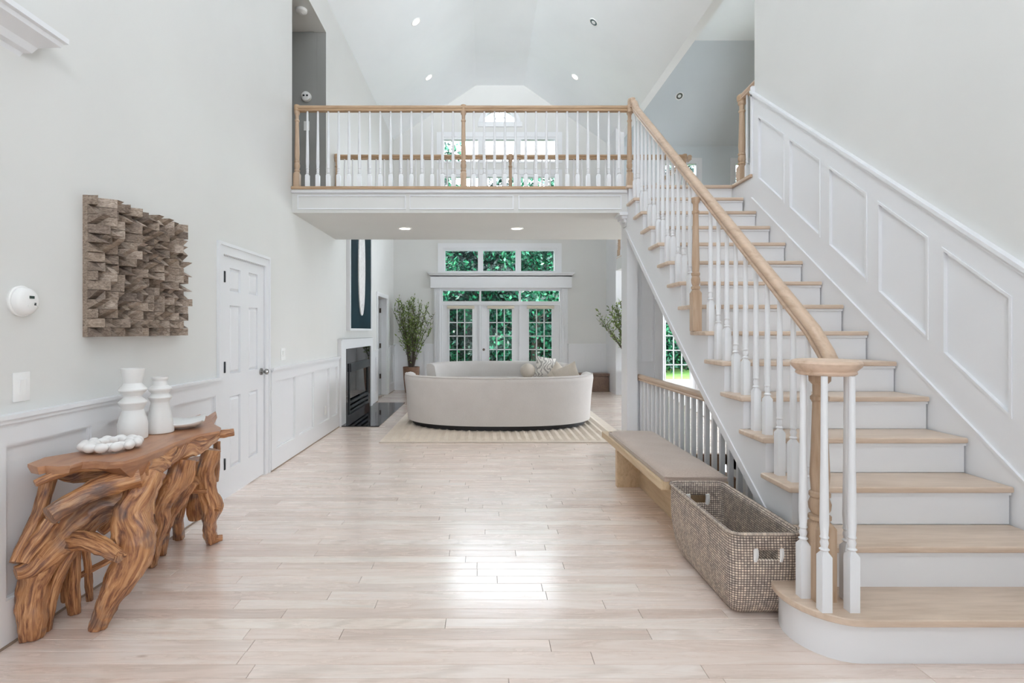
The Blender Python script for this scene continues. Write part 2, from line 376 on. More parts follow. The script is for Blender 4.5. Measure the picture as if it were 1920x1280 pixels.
def plank_mesh(ps, name):
    mb = MB(); cols = []
    for a, b, c, d, r1, r2, r3 in ps:
        g = 0.0009; zt = -0.0004*r2; e = 0.0012
        a += g; b -= g; c += g; d -= g; n = len(mb.v)
        mb.v += [(a,c,-0.0125),(b,c,-0.0125),(b,d,-0.0125),(a,d,-0.0125),(a,c,zt-e),(b,c,zt-e),(b,d,zt-e),(a,d,zt-e),(a+e,c+e,zt),(b-e,c+e,zt),(b-e,d-e,zt),(a+e,d-e,zt)]
        for f in [(0,1,5,4),(1,2,6,5),(2,3,7,6),(3,0,4,7),(4,5,9,8),(5,6,10,9),(6,7,11,10),(7,4,8,11),(8,9,10,11)]: mb.f.append(tuple(n+i for i in f))
        cols += [(r1, r2, r3, 1)]*12
    me = bpy.data.meshes.new(name); me.from_pydata(mb.v, [], mb.f)
    at = me.color_attributes.new('tint', 'FLOAT_COLOR', 'POINT'); at.data.foreach_set('color', np.array(cols, dtype=np.float32).ravel())
    me.materials.append(FLOORM); return me
def inview(p):
    a, b, c, d = p[:4]
    if d < 2.0: return False
    return (a*1000/max(d, c)+908 < 1750) and (c < 2.4 or a < 1.7)
vis = [p for p in planks if inview(p)]; vis.sort(key=lambda p: p[2])
near = vis[:290]; ns = set(id(p) for p in near)
for p in near: link('plank', plank_mesh([p], 'plank'), fl)
o = link('far_planks', plank_mesh([p for p in planks if id(p) not in ns], 'far_planks'), fl); tag(o, 'strip planks too far off to tell apart', kind='stuff')

# ------------------------------------------------------------------ walls
TOP = 7.3
wl = root('wall_left', (WLX, 0, 0), 'white plastered wall along the left side with wainscot', 'wall', kind='structure')
m = MB()
for a, b, c, d in split(-1.3, YBAL, 0, 5.9, [(4.24, 5.08, 0, 1.985)]): m.box(WLX-0.16, WLX, a, b, c, d)
m.box(WLX-0.16, WLX, YBAL, 7.05, 0, ZSOF+0.1); m.box(WLX-0.16, WLX, YBAL, 7.05, 5.31, 5.9)
for a, b, c, d in split(7.05, YB+0.2, 0, 6.0, [(8.0, 9.45, 0.0, 0.95), (10.42, 11.45, 0, 2.05)]): m.box(WLX-0.12, WLX, a, b, c, d)
m.build('plaster', WALL, wl, smooth=0)
# hallway behind the upper opening, closet and side passage behind the left wall
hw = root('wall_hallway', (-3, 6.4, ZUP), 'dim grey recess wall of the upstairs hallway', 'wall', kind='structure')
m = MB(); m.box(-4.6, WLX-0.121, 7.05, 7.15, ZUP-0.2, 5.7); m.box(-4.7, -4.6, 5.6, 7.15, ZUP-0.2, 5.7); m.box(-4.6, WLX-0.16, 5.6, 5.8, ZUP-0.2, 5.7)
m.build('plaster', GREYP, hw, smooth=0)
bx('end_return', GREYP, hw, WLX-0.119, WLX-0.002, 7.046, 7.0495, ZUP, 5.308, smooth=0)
bx('ceiling_panel', WALL, hw, -4.59, WLX-0.161, 5.81, 7.04, 5.312, 5.45)
bx('hall_floor', OAK_X, hw, -4.59, WLX-0.001, 5.81, 7.045, ZUP-0.1, ZUP-0.001)
pw = root('wall_passage', (-3.2, 11, 0), 'dark walls of the passage behind the open door', 'wall', kind='structure')
m = MB(); m.box(-3.5, -3.4, 9.6, 12.5, 0, 2.6); m.box(-3.4, WLX-0.12, 9.6, 9.7, 0, 2.6); m.box(-3.4, WLX-0.12, 12.4, 12.5, 0, 2.6); m.box(-3.5, WLX-0.12, 9.6, 12.5, 2.6, 2.7)
m.box(-3.5, WLX-0.12, 9.6, 12.5, -0.1, 0.0); m.box(-3.1, WLX-0.16, 3.6, 5.7, 2.4, 2.5); m.box(-3.1, -3.0, 3.6, 5.7, 0, 2.4)
m.build('plaster', WALL, pw, smooth=0)
wr = root('wall_right', (WRX, 0, 0), 'cream plastered wall rising above the staircase on the right', 'wall', kind='structure')
m = MB(); m.box(WRX, WRX+0.15, -1.3, 5.31, -2.6, 6.3); m.box(WRX, WRX+0.15, 5.31, 5.93, -2.6, ZSOF+0.05)
m.build('plaster', WALL, wr, smooth=0)
bw = root('wall_back', (0, YB, 0), 'far white gable wall around the french doors and high windows', 'wall', kind='structure')
WIN = {}
FD = (bxp(826), bxp(1053), 0.0, bzp(541))
WC = (bxp(830), bxp(1044), bzp(509.5), bzp(465)); WB = (bxp(828), bxp(1045), bzp(442), bzp(327)); WA = (bxp(828), bxp(1045), bzp(303.5), bzp(257))
AR = (bxp(902), bxp(971), bzp(231), bzp(203))
SD = (bxp(1236), bxp(1308), 0.0, 2.34)
LW1 = (bxp(1243), bxp(1309), 3.85, bzp(303)); LW2 = (bxp(1375), bxp(1441), 3.85, bzp(303))
m = MB()
for a, b, c, d in split(-2.3, 7.1, 0, TOP+0.2, [FD, WC, WB, WA, AR, SD, LW1, LW2]): m.box(a, b, YB, YB+0.16, c, d)
m.build('plaster', WALL, bw, smooth=0)
wf = root('wall_front', (0, -1.3, 0), 'entrance wall behind the viewer with one high window opening', 'wall', kind='structure')
m = MB()
for a, b, c, d in split(-2.3, 2.9, 0, TOP+0.2, [(0.1, 1.1, 3.2, 4.6)]): m.box(a, b, -1.3, -1.15, c, d)
m.build('plaster', WALL, wf, smooth=0)
ws = root('wall_side', (7.0, 9, 0), 'outer wall of the side room and loft with window openings', 'wall', kind='structure')
m = MB()
for a, b, c, d in split(4.4, YB+0.16, 0, TOP+0.2, [(6.9, 11.4, 0.5, 2.35), (8.2, 10.2, 3.7, 4.7)]): m.box(7.0, 7.15, a, b, c, d)
m.box(WRX+0.15, 7.1, 4.4, 4.55, 0, TOP+0.2)
m.build('plaster', WALL, ws, smooth=0)
for i, (a, b, c, d, lab) in enumerate(((6.9, 11.4, 0.5, 2.35, 'wide side-room window beyond the column opening'), (8.2, 10.2, 3.7, 4.7, 'loft side window high on the outer wall'))):
    r = root('window_%d' % (7+i), (7.0, (a+b)/2, c), lab, 'window', kind='structure')
    m = MB(); m.box(7.02, 7.12, a, a+0.06, c, d); m.box(7.02, 7.12, b-0.06, b, c, d); m.box(7.02, 7.12, a+0.06, b-0.06, c, c+0.06); m.box(7.02, 7.12, a+0.06, b-0.06, d-0.06, d)
    k = 3 if i == 0 else 2
    for q in range(1, k): y_ = a+(b-a)*q/k; m.box(7.025, 7.115, y_-0.04, y_+0.04, c+0.06, d-0.06)
    m.build('frame', TRIM, r, smooth=0)
    for q in range(k): bx('pane', GLASS, r, 7.06, 7.065, a+(b-a)*q/k+0.05, a+(b-a)*(q+1)/k-0.05, c+0.05, d-0.05, smooth=0)
# pier where loft meets the back wall, beam at the eave, gable above it
pier = tag(MB().box(2.812, 2.99, 11.4, YB-0.001, 0, ER[1]+0.4).build('column', TRIM, at=(0, 0, 0), smooth=0), 'white pier beside the far plant and below the loft rail end', 'column', kind='structure')
tag(MB().box(ER[0], ER[0]+0.14, 4.5, YB, ER[1], TOP+0.6).build('beam', CEIL, smooth=0), 'white beam edge where vaulted ceiling drops to the loft', 'beam', kind='structure')
# ceilings
cl = root('ceiling', (0, 5, 6), 'white vaulted ceiling with a flat strip along the ridge', 'ceiling', kind='structure')
t = 0.15; sl = (R1[1]-EL[1])/(R1[0]-EL[0]); sr = (R2[1]-ER[1])/(ER[0]-R2[0])
xl = EL[0]-0.3; xr = ER[0]+0.001
MB().prism([(xl, EL[1]-0.3*sl), R1, (R1[0], R1[1]+t), (xl, EL[1]-0.3*sl+t)], 'y', -1.3, YB+0.1).build('slope', CEIL, cl, smooth=0)
MB().prism([R1, R2, (R2[0], R2[1]+t), (R1[0], R1[1]+t)], 'y', -1.3, YB+0.1).build('ridge_flat', CEIL, cl, smooth=0)
MB().prism([R2, (xr, ER[1]), (xr, ER[1]+t), (R2[0], R2[1]+t)], 'y', -1.3, YB+0.1).build('slope', CEIL, cl, smooth=0)
lc = root('ceiling_loft', (5, 9, 6), 'pale blue loft ceiling sloping down to its window wall', 'ceiling', kind='structure')
ysl = (4.243+12.3)/1.544; zf = bzp(275)+(12.3-ysl)
MB().prism([(YB+0.1, bzp(275)-0.1), (ysl, zf), (ysl, zf+t), (YB+0.1, bzp(275)-0.1+t)], 'x', ER[0]+0.1, 7.1).build('slope', LOFTP, lc, smooth=0)
bx('flat', CEIL, lc, ER[0]+0.1, 7.1, 4.4, ysl, zf, zf+t)
m = MB()
for a, b, c, d in split(2.99, 7.0, ZUP, bzp(275)+0.02, [LW1, LW2]): m.box(a, b, YB-0.012, YB, c, d)
m.build('gable_face', LOFTP, lc, smooth=0)
# balcony slab and loft slab
sb = root('balcony_slab', (0, 6.6, ZSOF), 'white balcony floor bridging the hall with panelled fascia', 'balcony', kind='structure')
m = MB(); m.box(WLX, 1.56, YBAL, YFAR, ZSOF, ZUP-0.02); m.box(1.56, 7.0, 5.95, YFAR, ZSOF, ZUP-0.02); m.box(1.56, WRX, 5.74, 5.95, ZSOF+0.02, ZUP-0.02)
m.box(2.82, 6.99, YFAR+0.001, YB-0.03, ZSOF, ZUP-0.021); m.box(WRX+0.001, 7.0, 5.31, 5.95, ZSOF, ZUP-0.02)
m.build('slab', WALL, sb, smooth=0)
m = MB(); m.box(WLX, 1.56, YBAL, YFAR, ZUP-0.02, ZUP-0.002); m.box(1.56, 7.0, 5.80, YFAR, ZUP-0.02, ZUP-0.002); m.box(2.82, 7.0, YFAR, YB-0.02, ZUP-0.02, ZUP-0.002)
m.build('upper_floor', OAK_X, sb, smooth=0)
bx('nosing', OAK_RX, sb, WLX, 1.53, YBAL-0.045, YBAL+0.03, ZUP-0.028, ZUP+0.004, bevel=0.008)
bx('fascia_cap', TRIM, sb, WLX, 1.55, YBAL-0.03, YBAL, ZUP-0.062, ZUP-0.028, bevel=0.004)
def bead_rect(m, x0, x1, z0, z1, y, w=0.012, d=0.012):
    m.box(x0, x1, y-d, y, z0, z0+w); m.box(x0, x1, y-d, y, z1-w, z1); m.box(x0, x0+w, y-d, y, z0+w, z1-w); m.box(x1-w, x1, y-d, y, z0+w, z1-w)
for a, b in ((558, 761), (768, 963), (972, 1165)):
    m = MB(); bead_rect(m, (a-908)*.0058, (b-908)*.0058, ZSOF+0.035, ZUP-0.085, YBAL); m.build('panel', TRIM, sb, smooth=0)
# windows -------------------------------------------------------------
def frame_xz(m, x0, x1, z0, z1, y0, y1, w, wb=None):
    wb = w if wb is None else wb
    m.box(x0, x1, y0, y1, z0, z0+wb); m.box(x0, x1, y0, y1, z1-w, z1); m.box(x0, x0+w, y0, y1, z0+wb, z1-w); m.box(x1-w, x1, y0, y1, z0+wb, z1-w)
def lites(par, x0, x1, z0, z1, nx, nz, y, mw=0.022):
    for i in range(1, nx):
        c = x0+(x1-x0)*i/nx; bx('muntin', TRIM, par, c-mw/2, c+mw/2, y-0.012, y+0.012, z0, z1, smooth=0)
    for j in range(1, nz):
        c = z0+(z1-z0)*j/nz; bx('muntin', TRIM, par, x0, x1, y-0.012, y+0.012, c-mw/2, c+mw/2, smooth=0)
    for i in range(nx):
        for j in range(nz):
            a = x0+(x1-x0)*i/nx; b = x0+(x1-x0)*(i+1)/nx; c = z0+(z1-z0)*j/nz; d = z0+(z1-z0)*(j+1)/nz
            bx('pane', GLASS, par, a+0.003, b-0.003, y-0.002, y+0.002, c+0.003, d-0.003, smooth=0)
def triple(name, W, label, gl):
    r = root(name, ((W[0]+W[1])/2, YB, W[2]), label, 'window', kind='structure')
    m = MB(); frame_xz(m, W[0], W[1], W[2], W[3], YB+0.0, YB+0.12, 0.055, 0.02)
    xs = [bxp(p) for p in (835, 896, 906, 967, 977, 1038)]
    for a, b in ((xs[1], xs[2]), (xs[3], xs[4])): m.box(a, b, YB+0.003, YB+0.117, W[2]+0.02, W[3]-0.055)
    m.build('frame', TRIM, r, smooth=0)
    m = MB(); frame_xz(m, W[0]-0.11, W[1]+0.11, W[2]-0.02, W[3]+0.11, YB-0.02, YB, 0.11, 0.02); m.build('casing', TRIM, r, smooth=0)
    for a, b in ((0, 1), (2, 3), (4, 5)): bx('pane', GLASS, r, xs[a], xs[b], YB+0.06, YB+0.065, W[2]+0.02, W[3]-0.055, smooth=0)
    return r
triple('window_1', WC, 'three-light window directly above the header shelf over the french doors', gl=0)
triple('window_2', WB, 'three-light window seen low behind the balcony balusters', gl=0)
triple('window_3', WA, 'three-light window behind the balcony just below the arched one', gl=0)
r = root('window_4', ((AR[0]+AR[1])/2, YB, AR[2]), 'small half-round fan window at the top of the gable', 'window', kind='structure')
cx = (AR[0]+AR[1])/2; rx = (AR[1]-AR[0])/2; rz = AR[3]-AR[2]
for (fx, nm, ya, yb_, mt, big) in ((1.0, 'spandrel', YB, YB+0.12, WALL, True),):
    m = MB(); N = 24
    pts = [(cx+rx*math.cos(PI*k/N), AR[2]+rz*math.sin(PI*k/N)) for k in range(N+1)]
    for k in range(N):
        (x0, z0), (x1, z1) = pts[k], pts[k+1]; m.prism([(x0, z0), (x0, AR[3]+0.001), (x1, AR[3]+0.001), (x1, z1)], 'y', ya, yb_)
    m.build(nm, mt, r, smooth=0)
m = MB(); N = 24
for k in range(N):
    a0, a1 = PI*k/N, PI*(k+1)/N
    q = lambda a, s: (cx+(rx-s)*math.cos(a), AR[2]+(rz-s)*math.sin(a))
    m.prism([q(a0, 0), q(a1, 0), q(a1, 0.045), q(a0, 0.045)], 'y', YB-0.01, YB+0.1)
    m.prism([q(a0, -0.06), q(a1, -0.06), q(a1, 0), q(a0, 0)], 'y', YB-0.02, YB)
m.build('frame', TRIM, r, smooth=0)
bx('sill', TRIM, r, AR[0]-0.07, AR[1]+0.1, YB-0.05, YB+0.12, AR[2]-0.09, AR[2]+0.02, bevel=0.01)
bx('pane', GLASS, r, AR[0]+0.02, AR[1]-0.02, YB+0.06, YB+0.065, AR[2], AR[3]-0.02, smooth=0)
for a in (60, 90, 120):
    a = math.radians(a); m = MB(); m.tube([(cx, YB+0.05, AR[2]), (cx+rx*math.cos(a), YB+0.05, AR[2]+rz*math.sin(a))], [0.011, 0.011], n=6); m.build('muntin', TRIM, r)
def door_leaf(par, x0, x1, z0, z1, gx0, gx1, gz0, gz1, y, nm='sash'):
    m = MB(); m.box(x0, gx0, y, y+0.045, z0, z1); m.box(gx1, x1, y, y+0.045, z0, z1); m.box(gx0, gx1, y, y+0.045, z0, gz0); m.box(gx0, gx1, y, y+0.045, gz1, z1)
    frame_xz(m, gx0-0.02, gx1+0.02, gz0-0.02, gz1+0.02, y-0.012, y, 0.02)
    s = m.build(nm, TRIM, par, smooth=0)
    lites(s, gx0, gx1, gz0, gz1, 3, 5, y+0.022); return s
r = root('door_1', ((FD[0]+FD[1])/2, YB, 0), 'white french door unit of three glazed leaves with transoms behind the sofas', 'door', kind='structure')
m = MB(); frame_xz(m, FD[0], FD[1], 0, FD[3], YB, YB+0.12, 0.045, 0.02)
tz0, tz1 = bzp(572), bzp(564.5); m.box(FD[0]+0.045, FD[1]-0.045, YB+0.002, YB+0.118, tz0, tz1)
for p in (900.5, 975): m.box(bxp(p)-0.022, bxp(p)+0.022, YB-0.004, YB+0.116, 0.02, FD[3]-0.045)
m.build('frame', TRIM, r, smooth=0)
for a, b in ((830, 897.5), (904, 972), (978.5, 1048)): bx('pane', GLASS, r, bxp(a), bxp(b), YB+0.06, YB+0.065, tz1, FD[3]-0.045, smooth=0)
for i, (a, b, g0, g1) in enumerate(((829.5, 899, 842.5, 885.5), (902.5, 973.5, 917.5, 960), (977, 1050, 992, 1035))):
    s = door_leaf(r, bxp(a), bxp(b), 0.02, tz0, bxp(g0), bxp(g1), bzp(706), bzp(579), YB+0.03)
    bx('roller_shade', SHADE, s, bxp(g0-4), bxp(g1+4), YB-0.045, YB+0.02, bzp(578.5), bzp(573), bevel=0.012)
    if i == 1:
        MB().lathe(0, 0, [(0, .028), (.01, .03), (.012, .012), (.04, .012), (.045, .026), (.065, .03), (.075, .02)], 14)
        m = MB(); m.tube([(bxp(907), YB+0.03, bzp(655)), (bxp(907), YB-0.03, bzp(655)), (bxp(907), YB-0.06, bzp(655))], [0.012, 0.012, 0.03], n=12); m.build('knob', BRONZE, s)
        for z in (0.35, 1.0, 1.75): bx('hinge', BRONZE, s, bxp(974)-0.01, bxp(974)+0.01, YB+0.0, YB+0.03, z, z+0.1, smooth=0)
# fluted side casings and header shelf
m = MB()
for a, b in ((814, 826), (1053, 1064)):
    x0, x1 = bxp(a), bxp(b); m.box(x0, x1, YB-0.035, YB, 0, FD[3])
    for k in range(3):
        c = x0+(x1-x0)*(k+0.8)/3.6+0.0; m.box(c, c+0.014, YB-0.047, YB-0.03, 0.15, FD[3]-0.08)
m.build('side_casing', TRIM, r, smooth=0)
hd = root('trim_header', (bxp(939), YB, bzp(540)), 'wide crown-topped header shelf between french doors and window', 'trim', kind='structure')
x0, x1 = bxp(808), bxp(1071)
bx('frieze', TRIM, hd, x0, x1, YB-0.10, YB, bzp(540), bzp(517), smooth=0)
prof = [(0, 0), (0.0, 0.02), (0.02, 0.03), (0.035, 0.055), (0.06, 0.07), (0.065, 0.085)]
m = MB(); n = len(prof)
vs = []
for d, z in prof:
    zz = bzp(519)+z; vs += [(x0-d, YB, zz), (x0-d, YB-0.10-d, zz), (x1+d, YB-0.10-d, zz), (x1+d, YB, zz)]
fs = [tuple(range(3, -1, -1)), tuple(4*(n-1)+i for i in range(4))]
for i in range(n-1):
    for k in range(4): fs.append((4*i+k, 4*i+(k+1)%4, 4*i+4+(k+1)%4, 4*i+4+k))
m.add(vs, fs).build('crown', TRIM, hd, smooth=25)
# side-room french door
r = root('door_2', (bxp(1272), YB, 0), 'white glazed garden door glimpsed below the stairs', 'door', kind='structure')
m = MB(); frame_xz(m, SD[0], SD[1], 0, SD[3], YB, YB+0.12, 0.03, 0.02); m.box(SD[0]-0.14, SD[0], YB-0.03, YB, 0, SD[3]+0.1); m.box(SD[1], SD[1]+0.14, YB-0.03, YB, 0, SD[3]+0.1)
m.build('frame', TRIM, r, smooth=0)
door_leaf(r, SD[0]+0.03, SD[1]-0.03, 0.02, 2.30, bxp(1249), bxp(1295), bzp(711), bzp(575), YB+0.03)
for i, L in enumerate((LW1, LW2)):
    r = root('window_%d' % (5+i), ((L[0]+L[1])/2, YB, L[2]), ('loft window behind the foot of the inner balcony rail', 'loft window half hidden by the oak newel at the stair head')[i], 'window', kind='structure')
    m = MB(); frame_xz(m, L[0], L[1], L[2], L[3], YB-0.02, YB+0.12, 0.05); m.box((L[0]+L[1])/2-0.03, (L[0]+L[1])/2+0.03, YB, YB+0.117, L[2]+0.05, L[3]-0.05)
    frame_xz(m, L[0]-0.08, L[1]+0.08, L[2]-0.08, L[3]+0.08, YB-0.025, YB-0.01, 0.08); m.build('frame', TRIM, r, smooth=0)
    bx('pane', GLASS, r, L[0]+0.04, L[1]-0.04, YB+0.06, YB+0.065, L[2]+0.04, L[3]-0.04, smooth=0)

# ------------------------------------------------------------------ wainscot
def wains_x(par, x, d, y0, y1, panels, zt, zp0=0.20, zp1=0.87, cap=True):      # on a wall facing +X (d=+1)
    t = 0.028*d
    for a, b in panels:
        m = MB()
        w = 0.010
        m.box(x, x+t*0.75, a, b, zp0, zp0+w); m.box(x, x+t*0.75, a, b, zp1-w, zp1); m.box(x, x+t*0.75, a, a+w, zp0+w, zp1-w); m.box(x, x+t*0.75, b-w, b, zp0+w, zp1-w)
        m.box(x, x+t*0.2, a+w, b-w, zp0+w, zp1-w); m.build('panel', TRIM, par, smooth=0)
    bx('bottom_rail', TRIM, par, x, x+t, y0, y1, 0, zp0, smooth=0); bx('top_rail', TRIM, par, x, x+t, y0, y1, zp1, zt, smooth=0)
    e = [y0]+[v for p in panels for v in p]+[y1]
    for a, b in zip(e[0::2], e[1::2]):
        if b-a > 0.003: bx('stile', TRIM, par, x, x+t, a, b, zp0, zp1, smooth=0)
    if cap:
        m = MB(); m.box(x, x+t+0.022*d, y0, y1, zt, zt+0.018); m.box(x, x+t+0.012*d, y0, y1, zt-0.02, zt); m.build('chair_rail', TRIM, par, smooth=0)
    m = MB(); m.box(x, x+t+0.003*d, y0, y1, 0.0, 0.012); m.build('shoe', SUBF, par, smooth=0)
wains_x(wl, WLX, 1, 1.4, 4.17, [(1.62, 2.18), (2.30, 2.80), (2.92, 3.42), (3.555, 4.10)], 0.985)
wains_x(wl, WLX, 1, 5.17, 7.58, [(5.306, 5.826), (5.943, 6.46), (6.60, 7.10), (7.22, 7.50)], 0.985)
wains_x(wl, WLX, 1, 9.75, 10.33, [(9.88, 10.22)], 0.985)
wains_x(wl, WLX, 1, 11.56, YB, [(11.66, 12.18)], 1.03)
def wains_y(par, y, x0, x1, panels, zt, zp0=0.22, zp1=0.90):
    t = -0.018
    for a, b in panels:
        m = MB(); w = 0.012; m.box(a, b, y, y+t*.75, zp0, zp0+w); m.box(a, b, y, y+t*.75, zp1-w, zp1); m.box(a, a+w, y, y+t*.75, zp0+w, zp1-w); m.box(b-w, b, y, y+t*.75, zp0+w, zp1-w)
        m.box(a+w, b-w, y, y+t*.2, zp0+w, zp1-w); m.build('panel', TRIM, par, smooth=0)
    bx('bottom_rail', TRIM, par, x0, x1, y+t, y, 0, zp0, smooth=0); bx('top_rail', TRIM, par, x0, x1, y+t, y, zp1, zt, smooth=0)
    e = [x0]+[v for p in panels for v in p]+[x1]
    for a, b in zip(e[0::2], e[1::2]): bx('stile', TRIM, par, a, b, y+t, y, zp0, zp1, smooth=0)
    bx('chair_rail', TRIM, par, x0, x1, y+t-0.022, y, zt, zt+0.02, smooth=0)
wains_y(bw, YB, WLX, bxp(813), [(-2.0, -1.74), (-1.63, -1.37), (-1.30, -1.20)], 1.05)
wains_y(bw, YB, bxp(1065), 2.82, [(bxp(1074), bxp(1097)), (bxp(1102), bxp(1127))], 1.05)
wains_y(bw, YB, 2.99, SD[0]-0.15, [(3.06, 3.32), (3.42, 3.72)], 1.05)
# wainscot climbing with the stairs (right wall)
SP = [(5.20, 4.745), (4.668, 4.238), (4.133, 3.719), (3.618, 3.205), (3.108, 2.697), (2.60, 2.19)]
def band(m, y0, y1, a, b, x0, x1): m.prism([(y0, NOS(y0)+a), (y1, NOS(y1)+a), (y1, NOS(y1)+b), (y0, NOS(y0)+b)], 'x', x0, x1)
XF = WRX-0.02
e = sorted([1.9]+[v for p in SP for v in p]+[5.31])
for a, b in zip(e[0::2], e[1::2]):
    m = MB(); band(m, a, b, 0.067, 1.10, XF, WRX); m.build('stile', TRIM, wr, smooth=0)
for b, a in SP:
    m = MB(); band(m, a, b, 0.067, 0.31, XF, WRX); m.build('bottom_rail', TRIM, wr, smooth=0)
    m = MB(); band(m, a, b, 0.93, 1.10, XF, WRX); m.build('top_rail', TRIM, wr, smooth=0)
    m = MB(); w_ = 0.018
    band(m, a, b, 0.31, 0.31+w_, XF-0.006, WRX); band(m, a, b, 0.93-w_, 0.93, XF-0.006, WRX)
    band(m, a, a+0.014, 0.31+w_, 0.93-w_, XF-0.006, WRX); band(m, b-0.014, b, 0.31+w_, 0.93-w_, XF-0.006, WRX); band(m, a+0.014, b-0.014, 0.31+w_, 0.93-w_, WRX-0.004, WRX)
    m.build('panel', TRIM, wr, smooth=0)
m = MB(); band(m, 1.9, 5.33, 1.10, 1.125, XF-0.022, WRX); band(m, 1.9, 5.33, 1.075, 1.10, XF-0.01, WRX); m.build('chair_rail', TRIM, wr, smooth=0)
m = MB(); band(m, 1.9, 5.31, -0.30, 0.055, XF-0.008, WRX); band(m, 1.9, 5.31, 0.055, 0.072, XF-0.016, WRX); m.build('skirt_board', TRIM, wr, smooth=0)
m = MB(); m.box(XF, WRX, 5.31, 5.74, ZUP-0.5, ZUP-0.03); m.box(WRX-0.03, WRX+0.15, 5.30, 5.335, ZUP, 3.80); m.build('end_casing', TRIM, wr, smooth=0)
bx('edge_nosing', OAK_Y, wr, WRX-0.045, WRX+0.05, 5.31, 5.74, ZUP-0.028, ZUP+0.004, bevel=0.008)
# wing wall with pilaster below the balcony
wg = root('wall_wing', (1.75, 5.95, 0), 'white panelled wing wall and pilaster below the balcony end', 'wall', kind='structure')
bx('core', TRIM, wg, 1.60, 1.96, 5.95, 6.10, 0, ZSOF, smooth=0)
bx('pilaster', TRIM, wg, 1.575, 1.69, 5.88, 6.12, 0, ZSOF, smooth=0)
m = MB(); bead_rect(m, 1.755, 1.885, 1.02, 2.45, 5.95, 0.012, 0.010); m.build('panel', TRIM, wg, smooth=0)
m = MB(); bead_rect(m, 1.755, 1.885, 0.25, 0.86, 5.95, 0.012, 0.010); m.build('panel', TRIM, wg, smooth=0)
bx('end_casing', TRIM, wg, 1.90, 1.985, 5.925, 6.13, 0, ZSOF, smooth=0)
for k, (d, z) in enumerate(((0.02, 0.13), (0.045, 0.095), (0.075, 0.06), (0.11, 0.03))):
    bx('capital', TRIM, wg, 1.575-d, 1.69+d*0.3, 5.88-d, 6.0, ZSOF-z, ZSOF-z+0.036, smooth=0, bevel=0.006)
# stair-well sides and basement steps
wb = root('wall_basement', (2.2, 4.3, -2.6), 'white sides of the stair well down to the basement', 'wall', kind='structure')
m = MB(); m.box(1.66, 1.76, 2.65, 5.93, -2.6, -0.013); m.box(1.66, 2.69, 2.65, 2.75, -2.6, -0.013); m.box(1.66, 2.85, 2.65, 8, -2.7, -2.6); m.build('plaster', WALL, wb, smooth=0)
bs = root('basement_stairs', (2.2, 5.9, -2.5), 'brown wooden steps going down behind the low balustrade', 'staircase')
for k in range(10):
    yk = 5.93-k*0.25
    if k: bx('tread', DARKW if k > 0 else OAK_X, bs, 1.765, 2.68, yk-0.28+0.25-0.0, yk+0.25, -RIS*k-0.03, -RIS*k, bevel=0.006)
    bx('riser', DARKW, bs, 1.765, 2.68, yk-0.002, yk+0.015, -RIS*(k+1), -RIS*k-0.03, smooth=0)
bx('top_nosing', DARKW, bs, 1.765, 2.68, 5.90, 5.95, -0.03, 0.003, bevel=0.006)

# ------------------------------------------------------------------ left wall fittings: closet door
d1 = root('door_3', (WLX, 4.66, 0), 'white six-panel closet door with pewter knob in the left wall', 'door', kind='structure')
x0 = WLX-0.038; x1 = WLX-0.004
dy = [4.26, 4.387, 4.58, 4.74, 4.93, 5.06]; dz = [0.012, 0.238, 0.825, 1.013, 1.577, 1.69, 1.885, 1.972]
m = MB(); m.box(x0-0.01, x1-0.018, 4.26, 5.06, 0.012, 1.972)
m.box(x0, x1, dy[0], dy[1], dz[0], dz[7]); m.box(x0, x1, dy[2], dy[3], dz[0], dz[7]); m.box(x0, x1, dy[4], dy[5], dz[0], dz[7])
for a, b in ((dy[1], dy[2]), (dy[3], dy[4])):
    for c, e_ in ((0, 1), (2, 3), (4, 5), (6, 7)): m.box(x0, x1, a, b, dz[c], dz[e_])
m.build('slab', TRIM, d1, smooth=0)
for a, b in ((dy[1], dy[2]), (dy[3], dy[4])):
    for c, e_ in ((1, 2), (3, 4), (5, 6)):
        z0, z1 = dz[c], dz[e_]; g = 0.03; xa, xb = x1-0.018, x1-0.003
        MB().add([(xa, a+.006, z0+.006), (xa, b-.006, z0+.006), (xa, b-.006, z1-.006), (xa, a+.006, z1-.006), (xb, a+g, z0+g), (xb, b-g, z0+g), (xb, b-g, z1-g), (xb, a+g, z1-g)],
                 [(4, 5, 6, 7), (0, 1, 5, 4), (1, 2, 6, 5), (2, 3, 7, 6), (3, 0, 4, 7), (3, 2, 1, 0)]).build('panel', TRIM, d1, smooth=0)
for z in (0.30, 1.075, 1.80): bx('hinge', DARKMET, d1, WLX-0.003, WLX+0.020, 4.251, 4.274, z-0.045, z+0.045, bevel=0.003)
m = MB(); m.tube([(WLX-0.004, 4.995, 0.985), (WLX+0.008, 4.995, 0.985)], [0.033, 0.031], n=20); kb = m.build('knob', PEWTER, d1)
m = MB(); m.tube([(WLX, 4.995, 0.985), (WLX+0.03, 4.995, 0.985), (WLX+0.045, 4.995, 0.985), (WLX+0.06, 4.995, 0.985), (WLX+0.067, 4.995, 0.985)], [0.011, 0.012, 0.027, 0.026, 0.012], n=20); m.build('knob_ball', PEWTER, kb)
m = MB()
for (a, b, c, e_) in ((4.19, 4.25, 0, 1.98), (5.07, 5.135, 0, 1.98), (4.19, 5.135, 1.98, 2.05)):
    m.box(WLX, WLX+0.014, a, b, c, e_)
for (a, b, c, e_) in ((4.165, 4.19, 0, 2.05), (5.135, 5.16, 0, 2.05), (4.165, 5.16, 2.05, 2.075)): m.box(WLX, WLX+0.024, a, b, c, e_)
m.build('casing', TRIM, d1, smooth=0)
